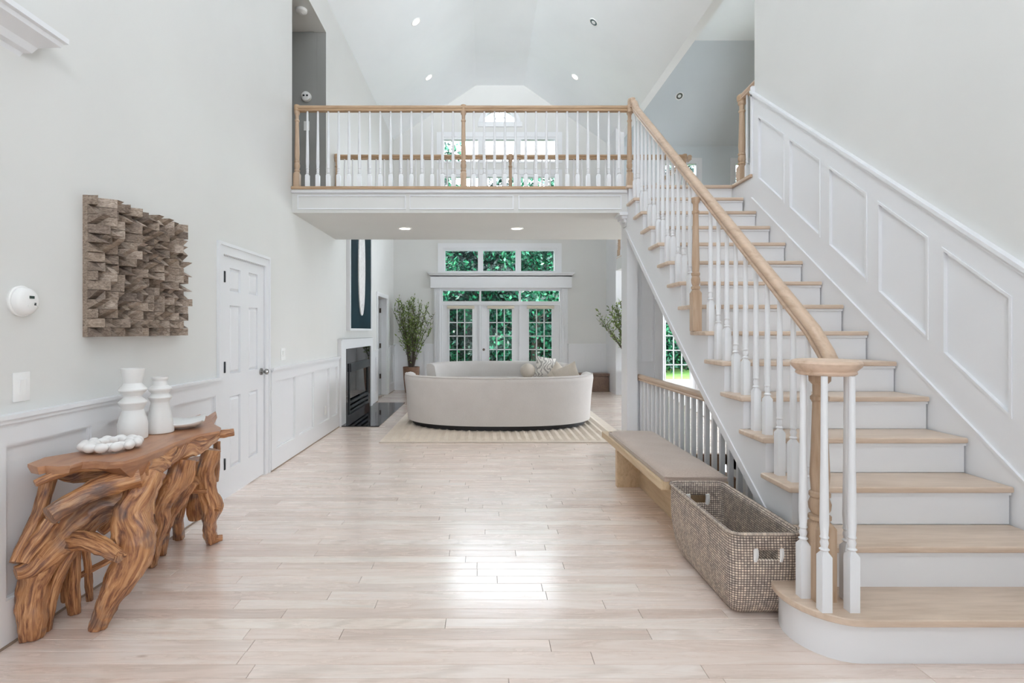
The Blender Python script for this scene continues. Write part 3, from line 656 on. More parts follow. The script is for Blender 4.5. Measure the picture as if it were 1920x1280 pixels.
m = MB(); m.box(WLX-0.15, WLX-0.001, 4.241, 4.256, 0, 1.975); m.box(WLX-0.15, WLX-0.001, 5.064, 5.079, 0, 1.975); m.box(WLX-0.15, WLX-0.001, 4.241, 5.079, 1.975, 1.984); m.build('jamb', TRIM, d1, smooth=0)
# doorway beyond the fireplace with its door standing open
d2 = root('door_4', (WLX, 10.95, 0), 'open grey-looking door in the doorway between fireplace and plant', 'door', kind='structure')
m = MB()
for (a, b, c, e_) in ((10.34, 10.425, 0, 2.05), (11.45, 11.54, 0, 2.05), (10.34, 11.54, 2.05, 2.13)): m.box(WLX, WLX+0.02, a, b, c, e_)
m.build('casing', TRIM, d2, smooth=0)
m = MB(); m.box(-3.02, WLX-0.125, 11.40, 11.44, 0.01, 2.03); s = m.build('slab', TRIM, d2, smooth=0)
for z in (0.4, 1.05, 1.8): bx('hinge', BRONZE, d2, WLX-0.15, WLX-0.115, 11.385, 11.405, z-0.05, z+0.05, smooth=0)
m = MB(); m.box(WLX-0.12, WLX, 11.435, 11.452, 0, 2.05); m.box(WLX-0.12, WLX, 10.42, 10.435, 0, 2.05); m.build('jamb', TRIM, d2, smooth=0)
# cornice of the opening at the near end of the left wall
cn = root('trim_cornice', (WLX, 2.2, 2.6), 'white crown-moulded cornice high on the left wall at the picture edge', 'trim', kind='structure')
prof = [(0, 0), (0.008, 0.02), (0.03, 0.03), (0.045, 0.06), (0.085, 0.085), (0.105, 0.095), (0.11, 0.115), (0.125, 0.12), (0.125, 0.145)]
vs = []; z0 = 2.60; ye = 2.40
for d, z in prof: vs += [(WLX, 1.3, z0+z), (WLX+d, 1.3, z0+z), (WLX+d, ye+d, z0+z), (WLX, ye+d, z0+z)]
n = len(prof); fs = [(3, 2, 1, 0), tuple(4*(n-1)+i for i in range(4))]
for i in range(n-1):
    for k in range(4): fs.append((4*i+k, 4*i+(k+1)%4, 4*i+4+(k+1)%4, 4*i+4+k))
MB().add(vs, fs).build('crown', TRIM, cn, smooth=20)

# ------------------------------------------------------------------ fireplace
fp = root('fireplace', (WLX, 8.7, 0), 'black granite fireplace with glass firebox and white surround in the living room', 'fireplace')
X0 = WLX; XS = -2.035
m = MB(); m.box(X0, XS, 7.59, 7.85, 0, 1.245); m.box(X0, XS, 9.60, 9.745, 0, 1.245); m.box(X0, XS, 7.85, 9.60, 1.10, 1.245); m.box(X0, XS+0.012, 7.58, 9.755, 1.225, 1.245)
m.build('surround', TRIM, fp, smooth=0)
XG = -2.05
bx('granite_slab', GRANITE, fp, X0, XG, 7.85, 8.06, 0.0, 1.10, smooth=0); bx('granite_slab', GRANITE, fp, X0, XG, 9.42, 9.60, 0.0, 1.10, smooth=0)
bx('granite_slab', GRANITE, fp, X0, XG, 8.06, 9.42, 0.87, 1.10, smooth=0); bx('granite_slab', GRANITE, fp, X0, XG, 8.06, 9.42, 0.0, 0.09, smooth=0)
m = MB(); m.box(-2.6, -2.55, 7.9, 9.6, 0, 1.0); m.box(-2.6, X0-0.001, 7.9, 7.99, 0, 1.0); m.box(-2.6, X0-0.001, 9.46, 9.55, 0, 1.0); m.box(-2.6, X0-0.001, 7.9, 9.55, 0.955, 1.0); m.box(-2.6, X0-0.001, 7.9, 9.55, 0.0, 0.02); m.build('firebox', BLACK, fp, smooth=0)
bx('hood', DARKMET, fp, X0-0.02, XG+0.03, 8.10, 9.38, 0.74, 0.87, bevel=0.008)
bx('glass_front', FBGLASS, fp, X0-0.01, XG-0.008, 8.12, 9.36, 0.33, 0.74, smooth=0)
m = MB(); m.box(X0, XG+0.01, 8.06, 8.12, 0.09, 0.87); m.box(X0, XG+0.01, 9.36, 9.42, 0.09, 0.87); m.build('side_frame', DARKMET, fp, smooth=0)
for z in (0.10, 0.175, 0.25): bx('louver', DARKMET, fp, X0, XG+0.012, 8.12, 9.36, z, z+0.045, bevel=0.008)
tag(bx('log', base('charred_log', (0.10, 0.08, 0.07), 0.9)[0], fp, -2.4, -2.3, 8.4, 9.1, 0.35, 0.43, bevel=0.03))
for a, b in ((7.60, 8.42), (8.423, 9.25), (9.253, 10.09)): bx('hearth_slab', GRANITE, fp, X0+0.02, -1.50, a, b, 0.0, 0.012, smooth=0)
# picture above the fireplace
pc = root('framed_artwork', (WLX, 8.87, 1.37), 'tall dark teal panel with long white oval in white box frame', 'artwork')
m = MB(); m.box(WLX, -2.03, 8.08, 8.125, 1.405, 3.31); m.box(WLX, -2.03, 9.60, 9.65, 1.405, 3.31); m.box(WLX, -2.03, 8.08, 9.65, 1.37, 1.405); m.box(WLX, -2.03, 8.08, 9.65, 3.31, 3.35); m.build('frame', TRIM, pc, smooth=0)
bx('panel', TEAL, pc, WLX, -2.045, 8.125, 9.60, 1.405, 3.31, smooth=0)
pts = []
for k in range(40):
    a = 2*PI*k/40; s_ = 0.235*math.copysign(abs(math.cos(a))**0.85, math.cos(a)); pts.append((8.87+s_, 2.42+0.80*math.sin(a)))
MB().prism(pts, 'x', -2.045, -2.03).build('oval', OVALM, pc, smooth=0)
m = MB()
for k in range(3):
    a = k*2.1
    c = (8.87+0.05*math.cos(a), 1.74+0.05*math.sin(a)); ring = [(c[0]+0.03*math.cos(t*PI/8), c[1]+0.03*math.sin(t*PI/8)) for t in range(17)]
    m.tube([(-2.029, p[0], p[1]) for p in ring], [0.004]*17, n=5)
m.build('rings', TRIM, pc)

# ------------------------------------------------------------------ small wall fittings
def plate(x, y, z, w, h, name, label, n=1, group=None):
    r = root(name, (x, y, z), label, 'switch' if 'switch' in name else 'outlet')
    m = MB(); m.box(x, x+0.006, y-w/2, y+w/2, z-h/2, z+h/2); m.build('cover_plate', PLASTIC, r, bevel=0.003)
    for k in range(n):
        c = y+(k-(n-1)/2)*0.046
        mm = MB(); mm.add([(x+0.004, c-.016, z-.033), (x+0.004, c+.016, z-.033), (x+0.004, c+.016, z+.033), (x+0.004, c-.016, z+.033), (x+0.008, c-.016, z-.033), (x+0.008, c+.016, z-.033), (x+0.013, c+.016, z+.033), (x+0.013, c-.016, z+.033)],
                          [(0, 3, 2, 1), (4, 5, 6, 7), (0, 1, 5, 4), (1, 2, 6, 5), (2, 3, 7, 6), (3, 0, 4, 7)]); mm.build('rocker', PLASTIC, r, smooth=0)
plate(WLX, 2.405, 1.115, 0.088, 0.13, 'light_switch', 'single white rocker switch below the smoke alarm')
plate(WLX, 5.54, 1.125, 0.125, 0.125, 'light_switch', 'double white rocker switch right of the closet door', 2)
plate(WLX+0.0145, 6.96, 0.33, 0.075, 0.115, 'wall_outlet', 'small white outlet in the wainscot panel near the fireplace', 1)
o = root('light_switch', (-2.3, 7.05, 4.0), 'faint white switch on the grey upstairs hallway wall', 'switch')
c = P(575, 236, 7.05); bx('cover_plate', PLASTIC, o, c.x-0.035, c.x+0.035, 7.043, 7.05, c.z-0.06, c.z+0.06, smooth=0); bx('rocker', PLASTIC, o, c.x-0.016, c.x+0.016, 7.038, 7.044, c.z-0.03, c.z+0.03, smooth=0)
# smoke alarm on left wall
c = (WLX, 2.40, 1.50)
sa = root('smoke_alarm', c, 'round white smoke alarm with small dark display on left wall', 'alarm')
def disc_x(prof, y, z, x=WLX, n=36):
    m = MB(); m.tube([(x+d, y, z) for d, r_ in prof], [r_ for d, r_ in prof], n=n); return m
disc_x([(0, 0.068), (0.010, 0.070), (0.014, 0.066)], c[1], c[2]).build('mounting_ring', PLASTIC, sa, smooth=30)
disc_x([(0.014, 0.060), (0.016, 0.062), (0.034, 0.060), (0.045, 0.052), (0.050, 0.038), (0.051, 0.002)], c[1], c[2]).build('body', PLASTIC, sa, smooth=40)
bx('display', DISPLAY, sa, WLX+0.047, WLX+0.0535, 2.392, 2.416, 1.512, 1.524, smooth=0)
m = MB(); m.tube([(WLX+0.049, 2.385+0.009*i, 1.478+0.014*math.sin(PI*i/6)) for i in range(7)], [0.0028]*7, n=6); m.build('test_bar', PLASTIC, sa)
bx('speaker_grille', DARKMET, sa, WLX+0.0475, WLX+0.0515, 2.418, 2.428, 1.482, 1.494, smooth=0)
for (px, py, lab, mt) in ((575, 182, 'small round detector on the grey hallway wall above the rail', 0), (565, 18, 'round smoke detector under the hallway ceiling at the top', 1)):
    if mt == 0:
        q = P(px, py, 7.05); o = root('smoke_detector', q, lab, 'alarm')
        m = MB(); m.tube([q, q+Vector((0, -0.04, 0)), q+Vector((0, -0.05, 0))], [0.065, 0.06, 0.04], n=24); m.build('housing', PLASTIC, o)
        for s_ in (-0.022, 0.022): bx('lens', DARKMET, o, q.x+s_-0.012, q.x+s_+0.012, q.y-0.058, q.y-0.048, q.z-0.01, q.z+0.012, bevel=0.004)
    else:
        Y_ = (5.31-H)/0.602; q = Vector(((px-908)*Y_/1000, Y_, 5.31)); o = root('smoke_detector', q, lab, 'alarm')
        MB().lathe(q.x, q.y, [(5.31, 0.07), (5.28, 0.068), (5.265, 0.045)], 24).build('housing', PLASTIC, o)
        MB().lathe(q.x, q.y, [(5.267, 0.02), (5.262, 0.018)], 12).build('test_button', PLASTIC, o)

# ------------------------------------------------------------------ recessed lights
def can(px, py, plane, lit, label, group):
    # plane: (nx, nz, c) with nx*X+nz*Z=c (normal in XZ), or ('y', ny, nz, c)
    u = (px-908)/1000; v = (620-py)/1000
    if plane[0] == 'y': _, ny, nz, c = plane; Y = (c-nz*H)/(ny+nz*v); nrm = Vector((0, ny, nz)).normalized()
    else: nx, nz, c = plane; Y = (c-nz*H)/(nx*u+nz*v); nrm = Vector((nx, 0, nz)).normalized()
    p = Vector((u*Y, Y, H+v*Y)); n_ = -nrm
    o = root('recessed_light', p, label, 'ceiling light', group)
    def ring(prof, nm, mt):
        m = MB(); m.tube([p+n_*d for d, r_ in prof], [r_ for d, r_ in prof], n=28); return m.build(nm, mt, o, smooth=30)
    a = n_.orthogonal().normalized(); b = n_.cross(a)
    m = MB(); N = 28
    rings = [(0.0, 0.088), (0.006, 0.086), (0.008, 0.074), (0.003, 0.066)]
    for d, r_ in rings:
        for k in range(N): t_ = 2*PI*k/N; m.v.append(tuple(p+n_*d+(a*math.cos(t_)+b*math.sin(t_))*r_))
    for i in range(3):
        for k in range(N): m.f.append((i*N+k, i*N+(k+1)%N, (i+1)*N+(k+1)%N, (i+1)*N+k))
    m.build('trim_ring', PLASTIC, o, smooth=30)
    ring([(-0.01, 0.066), (0.003, 0.066)] if lit else [(-0.01, 0.066), (0.0025, 0.066)], 'lens' if lit else 'reflector', LIT if lit else UNLIT)
    if not lit: ring([(0.0, 0.035), (0.006, 0.034), (0.008, 0.02)], 'bulb', CERAM)
    if lit:
        l = lamp('downlight', 'SPOT', p+n_*0.05, (0, 0, -1), 14 if py > 300 else 10, color=(1, 0.86, 0.68)); l.data.spot_size = 2.1; l.data.spot_blend = 1; l.data.shadow_soft_size = 0.06
PLL = (-sl, 1, R1[1]-sl*R1[0]); PRR = (sr, 1, R2[1]+sr*R2[0])
g1 = 'recessed lights in the vaulted ceiling'
can(780, 41, PLL, True, 'lit recessed light highest on the left ceiling slope', g1)
can(804, 145, PLL, True, 'lit recessed light lower on the left ceiling slope', g1)
can(1113, 42, PRR, False, 'unlit recessed light highest on the right ceiling slope', g1)
can(1078, 144, PRR, True, 'lit recessed light lower on the right ceiling slope', g1)
g2 = 'recessed lights under the balcony'
can(759, 428, (0, 1, ZSOF), True, 'lit recessed light under the balcony nearer the fireplace side', g2)
can(969, 428, (0, 1, ZSOF), True, 'lit recessed light under the balcony nearer the staircase', g2)
can(1274, 180, ('y', 1, 1, YB+bzp(275)), False, 'unlit recessed light in the blue sloping loft ceiling', None)

# ------------------------------------------------------------------ staircase
st = root('staircase', (2.1, 2.2, 0), 'wide staircase with pale oak treads and white risers up to the balcony', 'staircase')
XL, XR = 1.525, XF-0.017
XS1 = 1.555
for k in range(2, 15):
    m = MB(); m.box(XL, XR, YK(k), YK(k)+RUN+0.032, k*RIS-0.030, k*RIS); m.build('tread', OAK_X, st, bevel=0.011, seg=3)
    m = MB(); m.box(XS1+0.0305, XR, YK(k)+0.031, YK(k)+0.045, (k-1)*RIS, k*RIS-0.030); m.box(XS1-0.004, XR, YK(k)+0.018, YK(k)+0.03, k*RIS-0.046, k*RIS-0.030); m.build('riser', TRIM, st, smooth=0)
k = 15
m = MB(); m.box(XL, XR, YK(k), YK(k)+0.12, ZUP-0.030, ZUP+0.002); m.build('landing_nosing', OAK_X, st, bevel=0.011, seg=3)
m = MB(); m.box(XS1+0.0305, XR, YK(k)+0.031, YK(k)+0.045, 14*RIS, ZUP-0.03); m.build('riser', TRIM, st, smooth=0)
# bullnose starting step
def bull(off, z0, z1):
    pts = [(XR, YK(1)+off)]
    cxb, cyb, rx_, ry_ = 1.555, 2.405, 0.228-off, 0.246-off
    for a in range(-90, -271, -12): pts.append((cxb+rx_*math.cos(math.radians(a)), cyb+ry_*math.sin(math.radians(a))))
    pts += [(XR, 2.45)]
    pts = [(p[0], min(p[1], 2.60)) for p in pts]
    return MB().prism(pts, 'z', z0, z1)
bull(0.0, RIS-0.032, RIS).build('tread', OAK_X, st, bevel=0.011, seg=3)
bull(0.032, 0.0, RIS-0.032).build('riser', TRIM, st, smooth=40)
# open stringer with sawtooth top
poly = []
for k in range(2, 15): poly += [(YK(k)+0.03, (k-1)*RIS), (YK(k)+0.03, k*RIS-0.03)]
poly += [(YK(15)+0.03, 14*RIS), (YK(15)+0.03, ZUP-0.03), (5.83, ZUP-0.03)]
low = [(5.83, 2.42), (4.81, 1.656), (3.786, 0.913), (2.921, 0.33), (2.45, 0.0)]
m = MB()
# split the concave outline into columns
ys = sorted({p[0] for p in poly}|{p[0] for p in low})
def lowz(y):
    for (a, za), (b, zb) in zip(low, low[1:]):
        if b <= y <= a: return zb+(za-zb)*(y-b)/(a-b)
    return 0.0
def topz(y):
    k = min(15, max(1, int((y-0.03-YK(2))//RUN)+2)); return min(k*RIS, ZUP)-0.03
for a, b in zip(ys, ys[1:]):
    if b-a < 1e-6: continue
    c = (a+b)/2
    if c < 2.44: continue
    m.prism([(a, lowz(a)), (b, lowz(b)), (b, topz(c)), (a, topz(c))], 'x', XS1, XS1+0.03)
m.build('stringer', TRIM, st, smooth=0)
m = MB(); pts = [(y_, z_) for y_, z_ in low]
m.prism(pts[:-1]+[(2.921, 0.30), (3.786, 0.883), (4.81, 1.626), (5.83, 2.39)], 'x', XS1+0.002, XR+0.01); m.build('soffit', TRIM, st, smooth=0)
m = MB(); m.prism([(y_, z_+0.05) for y_, z_ in low[:-1]]+[(2.921, 0.345), (3.786, 0.93), (4.81, 1.67), (5.83, 2.435)], 'x', XS1-0.008, XS1+0.002); m.build('stringer_bead', TRIM, st, smooth=0)

# ------------------------------------------------------------------ railings
RAILP = [(-0.028, -0.03), (-0.030, -0.018), (-0.022, -0.010), (-0.030, 0.0), (-0.032, 0.014), (-0.024, 0.028), (-0.010, 0.034), (0.010, 0.034), (0.024, 0.028), (0.032, 0.014), (0.030, 0.0), (0.022, -0.010), (0.030, -0.018), (0.028, -0.03)]
def baluster(z0, z1, x, y, blk=0.16, hw=0.018, tr=0.010):
    h = z1-z0
    return MB().lathe(x, y, [(z0, hw, 's'), (z0+blk-0.02, hw, 's'), (z0+blk, hw*0.62), (z0+blk+0.008, hw*0.95), (z0+blk+0.016, hw*0.6), (z0+blk+0.035, hw*0.80), (z0+blk+0.05, hw*0.62), (z0+blk+0.058, hw*0.85), (z0+blk+0.066, hw*0.70),
        (z0+blk+0.12, hw*0.86), (z0+blk+(h-blk)*0.55, hw*0.68), (z1, tr)], 16)
def newel(z0, z1, x, y, blk, hw, top=True):
    p = [(z0, hw, 's'), (z0+blk-0.025, hw, 's'), (z0+blk, hw*0.80), (z0+blk+0.008, hw*0.98), (z0+blk+0.022, hw*0.98), (z0+blk+0.03, hw*0.70), (z0+blk+0.05, hw*0.92), (z0+blk+0.075, hw*0.98), (z0+blk+0.10, hw*0.78), (z0+blk+0.108, hw*0.92), (z0+blk+0.122, hw*0.92), (z0+blk+0.13, hw*0.74)]
    p += [(z0+blk+0.20, hw*0.86), ((z0+blk+z1)/2, hw*0.74), (z1-0.12, hw*0.62), (z1-0.112, hw*0.80), (z1-0.098, hw*0.80), (z1-0.09, hw*0.60), (z1-0.045, hw*0.62), (z1-0.03, hw*0.92), (z1, hw*0.95)]
    return MB().lathe(x, y, p, 24)
# stair rail
sr_ = root('stair_railing', (1.5, 2.33, RIS), 'oak stair handrail ending in a round cap, with white turned balusters', 'railing')
XB = 1.605
RO = 0.83
cap = (1.495, 2.335); zc = 1.205
path = [(1.56, 2.40, zc+0.0), (1.59, 2.44, zc+0.01), (XB, 2.50, zc+0.055)]
y = 2.60
while y < 5.60: path.append((XB, y, NOS(y)+RO)); y += 0.3
path += [(XB, 5.62, NOS(5.62)+RO), (XB, 5.70, NOS(5.70)+RO+0.04), (XB, 5.75, 3.80), (XB-0.005, 5.775, 3.87)]
MB().sweep(RAILP, path).build('handrail', OAK_Y, sr_, smooth=40)
MB().lathe(XB-0.01, 5.80, [(3.74, 0.036), (3.87, 0.036), (3.888, 0.03), (3.892, 0.01)], 20).build('rail_end', OAK_Y, sr_)
MB().lathe(cap[0], cap[1], [(zc-0.030, 0.106), (zc-0.024, 0.115), (zc-0.018, 0.117), (zc-0.012, 0.113), (zc-0.004, 0.121), (zc+0.008, 0.133), (zc+0.022, 0.137), (zc+0.032, 0.132), (zc+0.037, 0.118), (zc+0.038, 0.02)], 48).build('rail_cap', OAK_CAP, sr_, smooth=40)
newel(RIS, zc-0.028, 1.475, 2.345, 0.34, 0.046).build('newel_post', OAK_Z, sr_)
for (x_, y_) in ((1.408, 2.355), (1.425, 2.235), (1.540, 2.235), (1.585, 2.330)):
    baluster(RIS, zc-0.028, x_, y_, 0.25, 0.021, 0.013).build('baluster', TRIM, sr_)
for k in range(2, 15):
    for j, off in enumerate((0.105, 0.232)):
        y_ = YK(k)+off
        if k == 7 and j == 1: continue
        if k == 2 and j == 0: pass
        baluster(k*RIS, NOS(y_)+RO-0.028, XB, y_, 0.25 if j else 0.22, 0.0205, 0.0125).build('baluster', TRIM, sr_)
newel(7*RIS, NOS(3.885)+RO-0.02, 1.54, 3.885, 0.30, 0.032).build('newel_post', OAK_Z, sr_)
# balcony rails
def railing_x(name, label, y, xs, zt, nper, blk, hw_b, hw_n, cap_, rootx):
    r = root(name, (rootx, y, ZUP), label, 'railing', 'balcony railings')
    MB().sweep(RAILP, [(xs[0]-0.0, y, zt-0.034), (xs[-1], y, zt-0.034)]).build('handrail', OAK_RX, r, smooth=40)
    for x in xs:
        m = newel(ZUP, zt-0.06, x, y, blk+0.02, hw_n); m.build('newel_post', OAK_Z, r)
        MB().lathe(x, y, [(zt-0.062, hw_n*1.0), (zt-0.02, hw_n*1.02), (zt+0.004, hw_n*0.95), (zt+0.010, hw_n*0.6)], 20).build('newel_cap', OAK_RX, r)
    me = None
    for a, b in zip(xs, xs[1:]):
        for i in range(1, nper):
            x = a+(b-a)*i/nper
            if me is None:
                o = baluster(ZUP, zt-0.062, x, y, blk, hw_b, 0.0105).build('baluster', TRIM, r); me = o.data; x00 = x
            else:
                o = link('baluster', me, r); o.location = (x-x00, 0, 0)
    return r
railing_x('balcony_railing', 'near balcony railing facing the hall, oak rail over white balusters', YBAL+0.04, [-2.05, -0.228, 1.59], 3.83, 16, 0.16, 0.0205, 0.032, True, 0)
railing_x('balcony_railing', 'far balcony railing seen through the near one', YFAR-0.05, [-2.06, 0.365, 2.80], 3.825, 22, 0.16, 0.0175, 0.033, True, 0)
lr = root('loft_railing', (2.85, 9.4, ZUP), 'loft railing running back to the far pier', 'railing')
MB().sweep(RAILP, [(2.87, YFAR-0.05, 3.79), (2.87, 11.32, 3.79)]).build('handrail', OAK_Y, lr, smooth=40)
newel(ZUP, 3.77, 2.87, 11.32, 0.18, 0.04).build('newel_post', OAK_Z, lr)
y = YFAR+0.06; me = None
while y < 11.26:
    if me is None: o = baluster(ZUP, 3.765, 2.87, y, 0.16, 0.017, 0.0105).build('baluster', TRIM, lr); me = o.data; y00 = y
    else: o = link('baluster', me, lr); o.location = (0, y-y00, 0)
    y += 0.11
bx('shoe', TRIM, lr, 2.82, 2.93, YFAR, 11.4, ZUP-0.002, ZUP+0.015, smooth=0)
lr = root('landing_railing', (2.735, 5.6, ZUP), 'short oak railing and newel at the head of the stairs', 'railing')
newel(ZUP, 3.80, 2.735, 5.66, 0.20, 0.043).build('newel_post', OAK_Z, lr)
MB().lathe(2.735, 5.66, [(3.80, 0.045), (3.83, 0.052), (3.86, 0.05), (3.875, 0.03)], 20).build('newel_cap', OAK_RX, lr)
MB().sweep(RAILP, [(2.735, 5.66, 3.84), (2.735, 5.56, 3.845), (2.735, 5.34, 3.855)]).build('handrail', OAK_Y, lr, smooth=40)
for y in (5.55, 5.44): baluster(ZUP, 3.815, 2.735, y, 0.18, 0.018, 0.0105).build('baluster', TRIM, lr)
# guard rail round the stair well
gr = root('guard_railing', (1.73, 5, 0), 'low white balustrade with oak handrail behind the bench', 'railing')
MB().sweep(RAILP, [(1.73, 5.95, 0.85), (1.73, 3.55, 0.85)]).build('handrail', OAK_Y, gr, smooth=40)
bx('shoe', TRIM, gr, 1.70, 1.765, 2.95, 5.93, 0.0, 0.018, smooth=0)
y = 5.86; me = None
while y > 2.95:
    zt = 0.822 if y > 3.72 else min(0.822, lowz(y)+0.02)
    if me is None or y <= 3.72:
        o = MB().lathe(1.73, y, [(0.018, 0.0155, 's'), (zt, 0.0155, 's')], 8).build('baluster', TRIM, gr); me = o.data if y > 3.72 else me; y00 = y if y > 3.72 else 0
        yb_ = y
        if y > 3.72: yy0 = y
    else: o = link('baluster', me, gr); o.location = (0, y-yy0, 0)
    y -= 0.132

# ------------------------------------------------------------------ bench, cushion, basket
bn = root('bench', (1.3, 4.3, 0), 'low pale oak plank bench behind the basket', 'bench')
bx('seat', BENCHW, bn, 1.115, 1.54, 3.364, 5.06, 0.362, 0.415, bevel=0.004)
bx('leg', BENCHW, bn, 1.16, 1.46, 4.66, 4.72, 0.0, 0.362, bevel=0.003); bx('leg', BENCHW, bn, 1.30, 1.50, 3.44, 3.50, 0.0, 0.362, bevel=0.003)
bx('stretcher', BENCHW, bn, 1.36, 1.41, 3.50, 4.66, 0.0, 0.362, bevel=0.003)
m = MB(); n1, n2 = 14, 26
cu = MB(); x0, x1, y0, y1 = 1.135, 1.53, 3.36, 4.86
bm = bmesh.new()
for i in range(n2+1):
    for j in range(n1+1):
        u = i/n2; v = j/n1; ex = 1-abs(2*u-1)**14; ey = 1-abs(2*v-1)**8
        z = 0.415+0.026+0.034*(max(ex, 0)*max(ey, 0))**0.5+0.003*math.sin(u*40+v*5)*ex*ey*0.6
        bm.verts.new((x0+(x1-x0)*v, y0+(y1-y0)*u, z))
bm.verts.ensure_lookup_table()
for i in range(n2):
    for j in range(n1): bm.faces.new([bm.verts[i*(n1+1)+j], bm.verts[i*(n1+1)+j+1], bm.verts[(i+1)*(n1+1)+j+1], bm.verts[(i+1)*(n1+1)+j]])
edge = [e for e in bm.edges if e.is_boundary]; r_ = bmesh.ops.extrude_edge_only(bm, edges=edge); vv = [v for v in r_['geom'] if isinstance(v, bmesh.types.BMVert)]
for v in vv: v.co.z = 0.4165
bmesh.ops.contextual_create(bm, geom=[e for e in bm.edges if e.is_boundary]); bmesh.ops.recalc_face_normals(bm, faces=bm.faces)
for v in bm.verts: v.co -= Vector((1.33, 4.1, 0.415))
me = bpy.data.meshes.new('bench_cushion'); bm.to_mesh(me); bm.free(); me.shade_smooth(); me.set_sharp_from_angle(angle=math.radians(60)); me.materials.append(VELVET)
bc = root('bench_cushion', (1.33, 4.1, 0.415), 'taupe velvet seat pad lying on the oak bench', 'cushion'); link('pad', me, bc)
m = MB(); z_ = 0.443; m.tube([(x0, y0, z_), (x1, y0, z_), (x1, y1, z_), (x0, y1, z_), (x0, y0+0.001, z_)], [0.005]*5, n=6); m.build('piping', VELVET, bc)
# basket
bk = root('basket', (1.36, 2.95, 0), 'long rectangular seagrass basket with cut-out handles by the newel', 'basket')
def rrect(cx, cy, hx, hy, r, n=6):
    pts = []
    for (sx, sy, a0) in ((1, -1, -90), (1, 1, 0), (-1, 1, 90), (-1, -1, 180)):
        for k in range(n+1):
            a = math.radians(a0+90*k/n); pts.append((cx+sx*(hx-r)+r*math.cos(a), cy+sy*(hy-r)+r*math.sin(a)))
    out = []
    for i in range(len(pts)):
        a, b = Vector(pts[i]), Vector(pts[(i+1) % len(pts)]); L = (b-a).length; k = max(1, int(L/0.03))
        for j in range(k): out.append(tuple(a+(b-a)*j/k))
    return out
ZS = [0.0, 0.008, 0.03, 0.07, 0.11, 0.15, 0.19, 0.23, 0.27, 0.295, 0.345, 0.375, 0.395, 0.42]
bm = bmesh.new(); uvl = bm.loops.layers.uv.new('UVMap'); ringv = []; base_n = None
NPT = 96
def resample(pts, n):
    P_ = [Vector(p) for p in pts]; P_.append(P_[0]); L = [0]
    for a, b in zip(P_, P_[1:]): L.append(L[-1]+(b-a).length)
    out = []; j = 0
    for k in range(n):
        d = L[-1]*k/n
        while L[j+1] < d: j += 1
        t_ = (d-L[j])/max(1e-9, L[j+1]-L[j]); out.append(P_[j].lerp(P_[j+1], t_))
    return out, L[-1]
for z in ZS:
    s_ = (z/0.42)**0.24 if z > 0 else 0.0
    cy0 = 2.64+(2.485-2.64)*s_; cy1 = 3.24+(3.335-3.24)*s_; cx0 = 1.235+(1.155-1.235)*s_; cx1 = 1.475+(1.485-1.475)*s_
    bulge = 0.012*math.sin(PI*z/0.42)
    if z == 0: cx0 += 0.012; cx1 -= 0.012; cy0 += 0.012; cy1 -= 0.012
    pts, per = resample(rrect((cx0+cx1)/2, (cy0+cy1)/2, (cx1-cx0)/2+bulge, (cy1-cy0)/2+bulge*0.5, 0.045), NPT)
    ringv.append([bm.verts.new((p.x, p.y, z)) for p in pts])
uc = [2.44*k/NPT for k in range(NPT+1)]
hole_faces = 0
for i in range(len(ZS)-1):
    for k in range(NPT):
        vs = [ringv[i][k], ringv[i][(k+1) % NPT], ringv[i+1][(k+1) % NPT], ringv[i+1][k]]
        c = sum((v.co for v in vs), Vector())/4
        if 0.295 <= c.z <= 0.345 and abs(c.x-1.325) < 0.058 and (c.y < 2.60 or c.y > 3.27): continue
        f = bm.faces.new(vs)
        for lp, (a, b) in zip(f.loops, ((k, i), (k+1, i), (k+1, i+1), (k, i+1))): lp[uvl].uv = (uc[a], ZS[b])
f = bm.faces.new(list(reversed(ringv[0])))
for lp in f.loops: lp[uvl].uv = (lp.vert.co.x, lp.vert.co.y)
bmesh.ops.recalc_face_normals(bm, faces=bm.faces)
for v in bm.verts: v.co -= Vector(WL[bk.name])
me = bpy.data.meshes.new('basket_body'); bm.to_mesh(me); bm.free(); me.shade_smooth(); me.materials.append(WEAVE)
o = link('woven_body', me, bk); md = o.modifiers.new('s', 'SOLIDIFY'); md.thickness = 0.013; md.offset = -1
pts, per = resample(rrect(1.32, 2.91, 0.167, 0.427, 0.045), 80)
m = MB(); m.tube([(p.x, p.y, 0.42) for p in pts]+[(pts[0].x, pts[0].y, 0.42)], [0.010]*81, n=8, uv=True); m.uv = [(u*0.05, v*1.0) for u, v in m.uv]; m.build('rim', WEAVE, bk)
for (yy, d) in ((2.499, 1), (3.322, -1)):
    for x_ in (1.268, 1.388):
        m = MB(); m.tube([(x_, yy+0.004, 0.288), (x_+0.003, yy, 0.32), (x_, yy-0.002, 0.352)], [0.0125, 0.0135, 0.0125], n=8, rough=0.2, sub=3); m.build('handle_wrap', PLASTIC, bk)

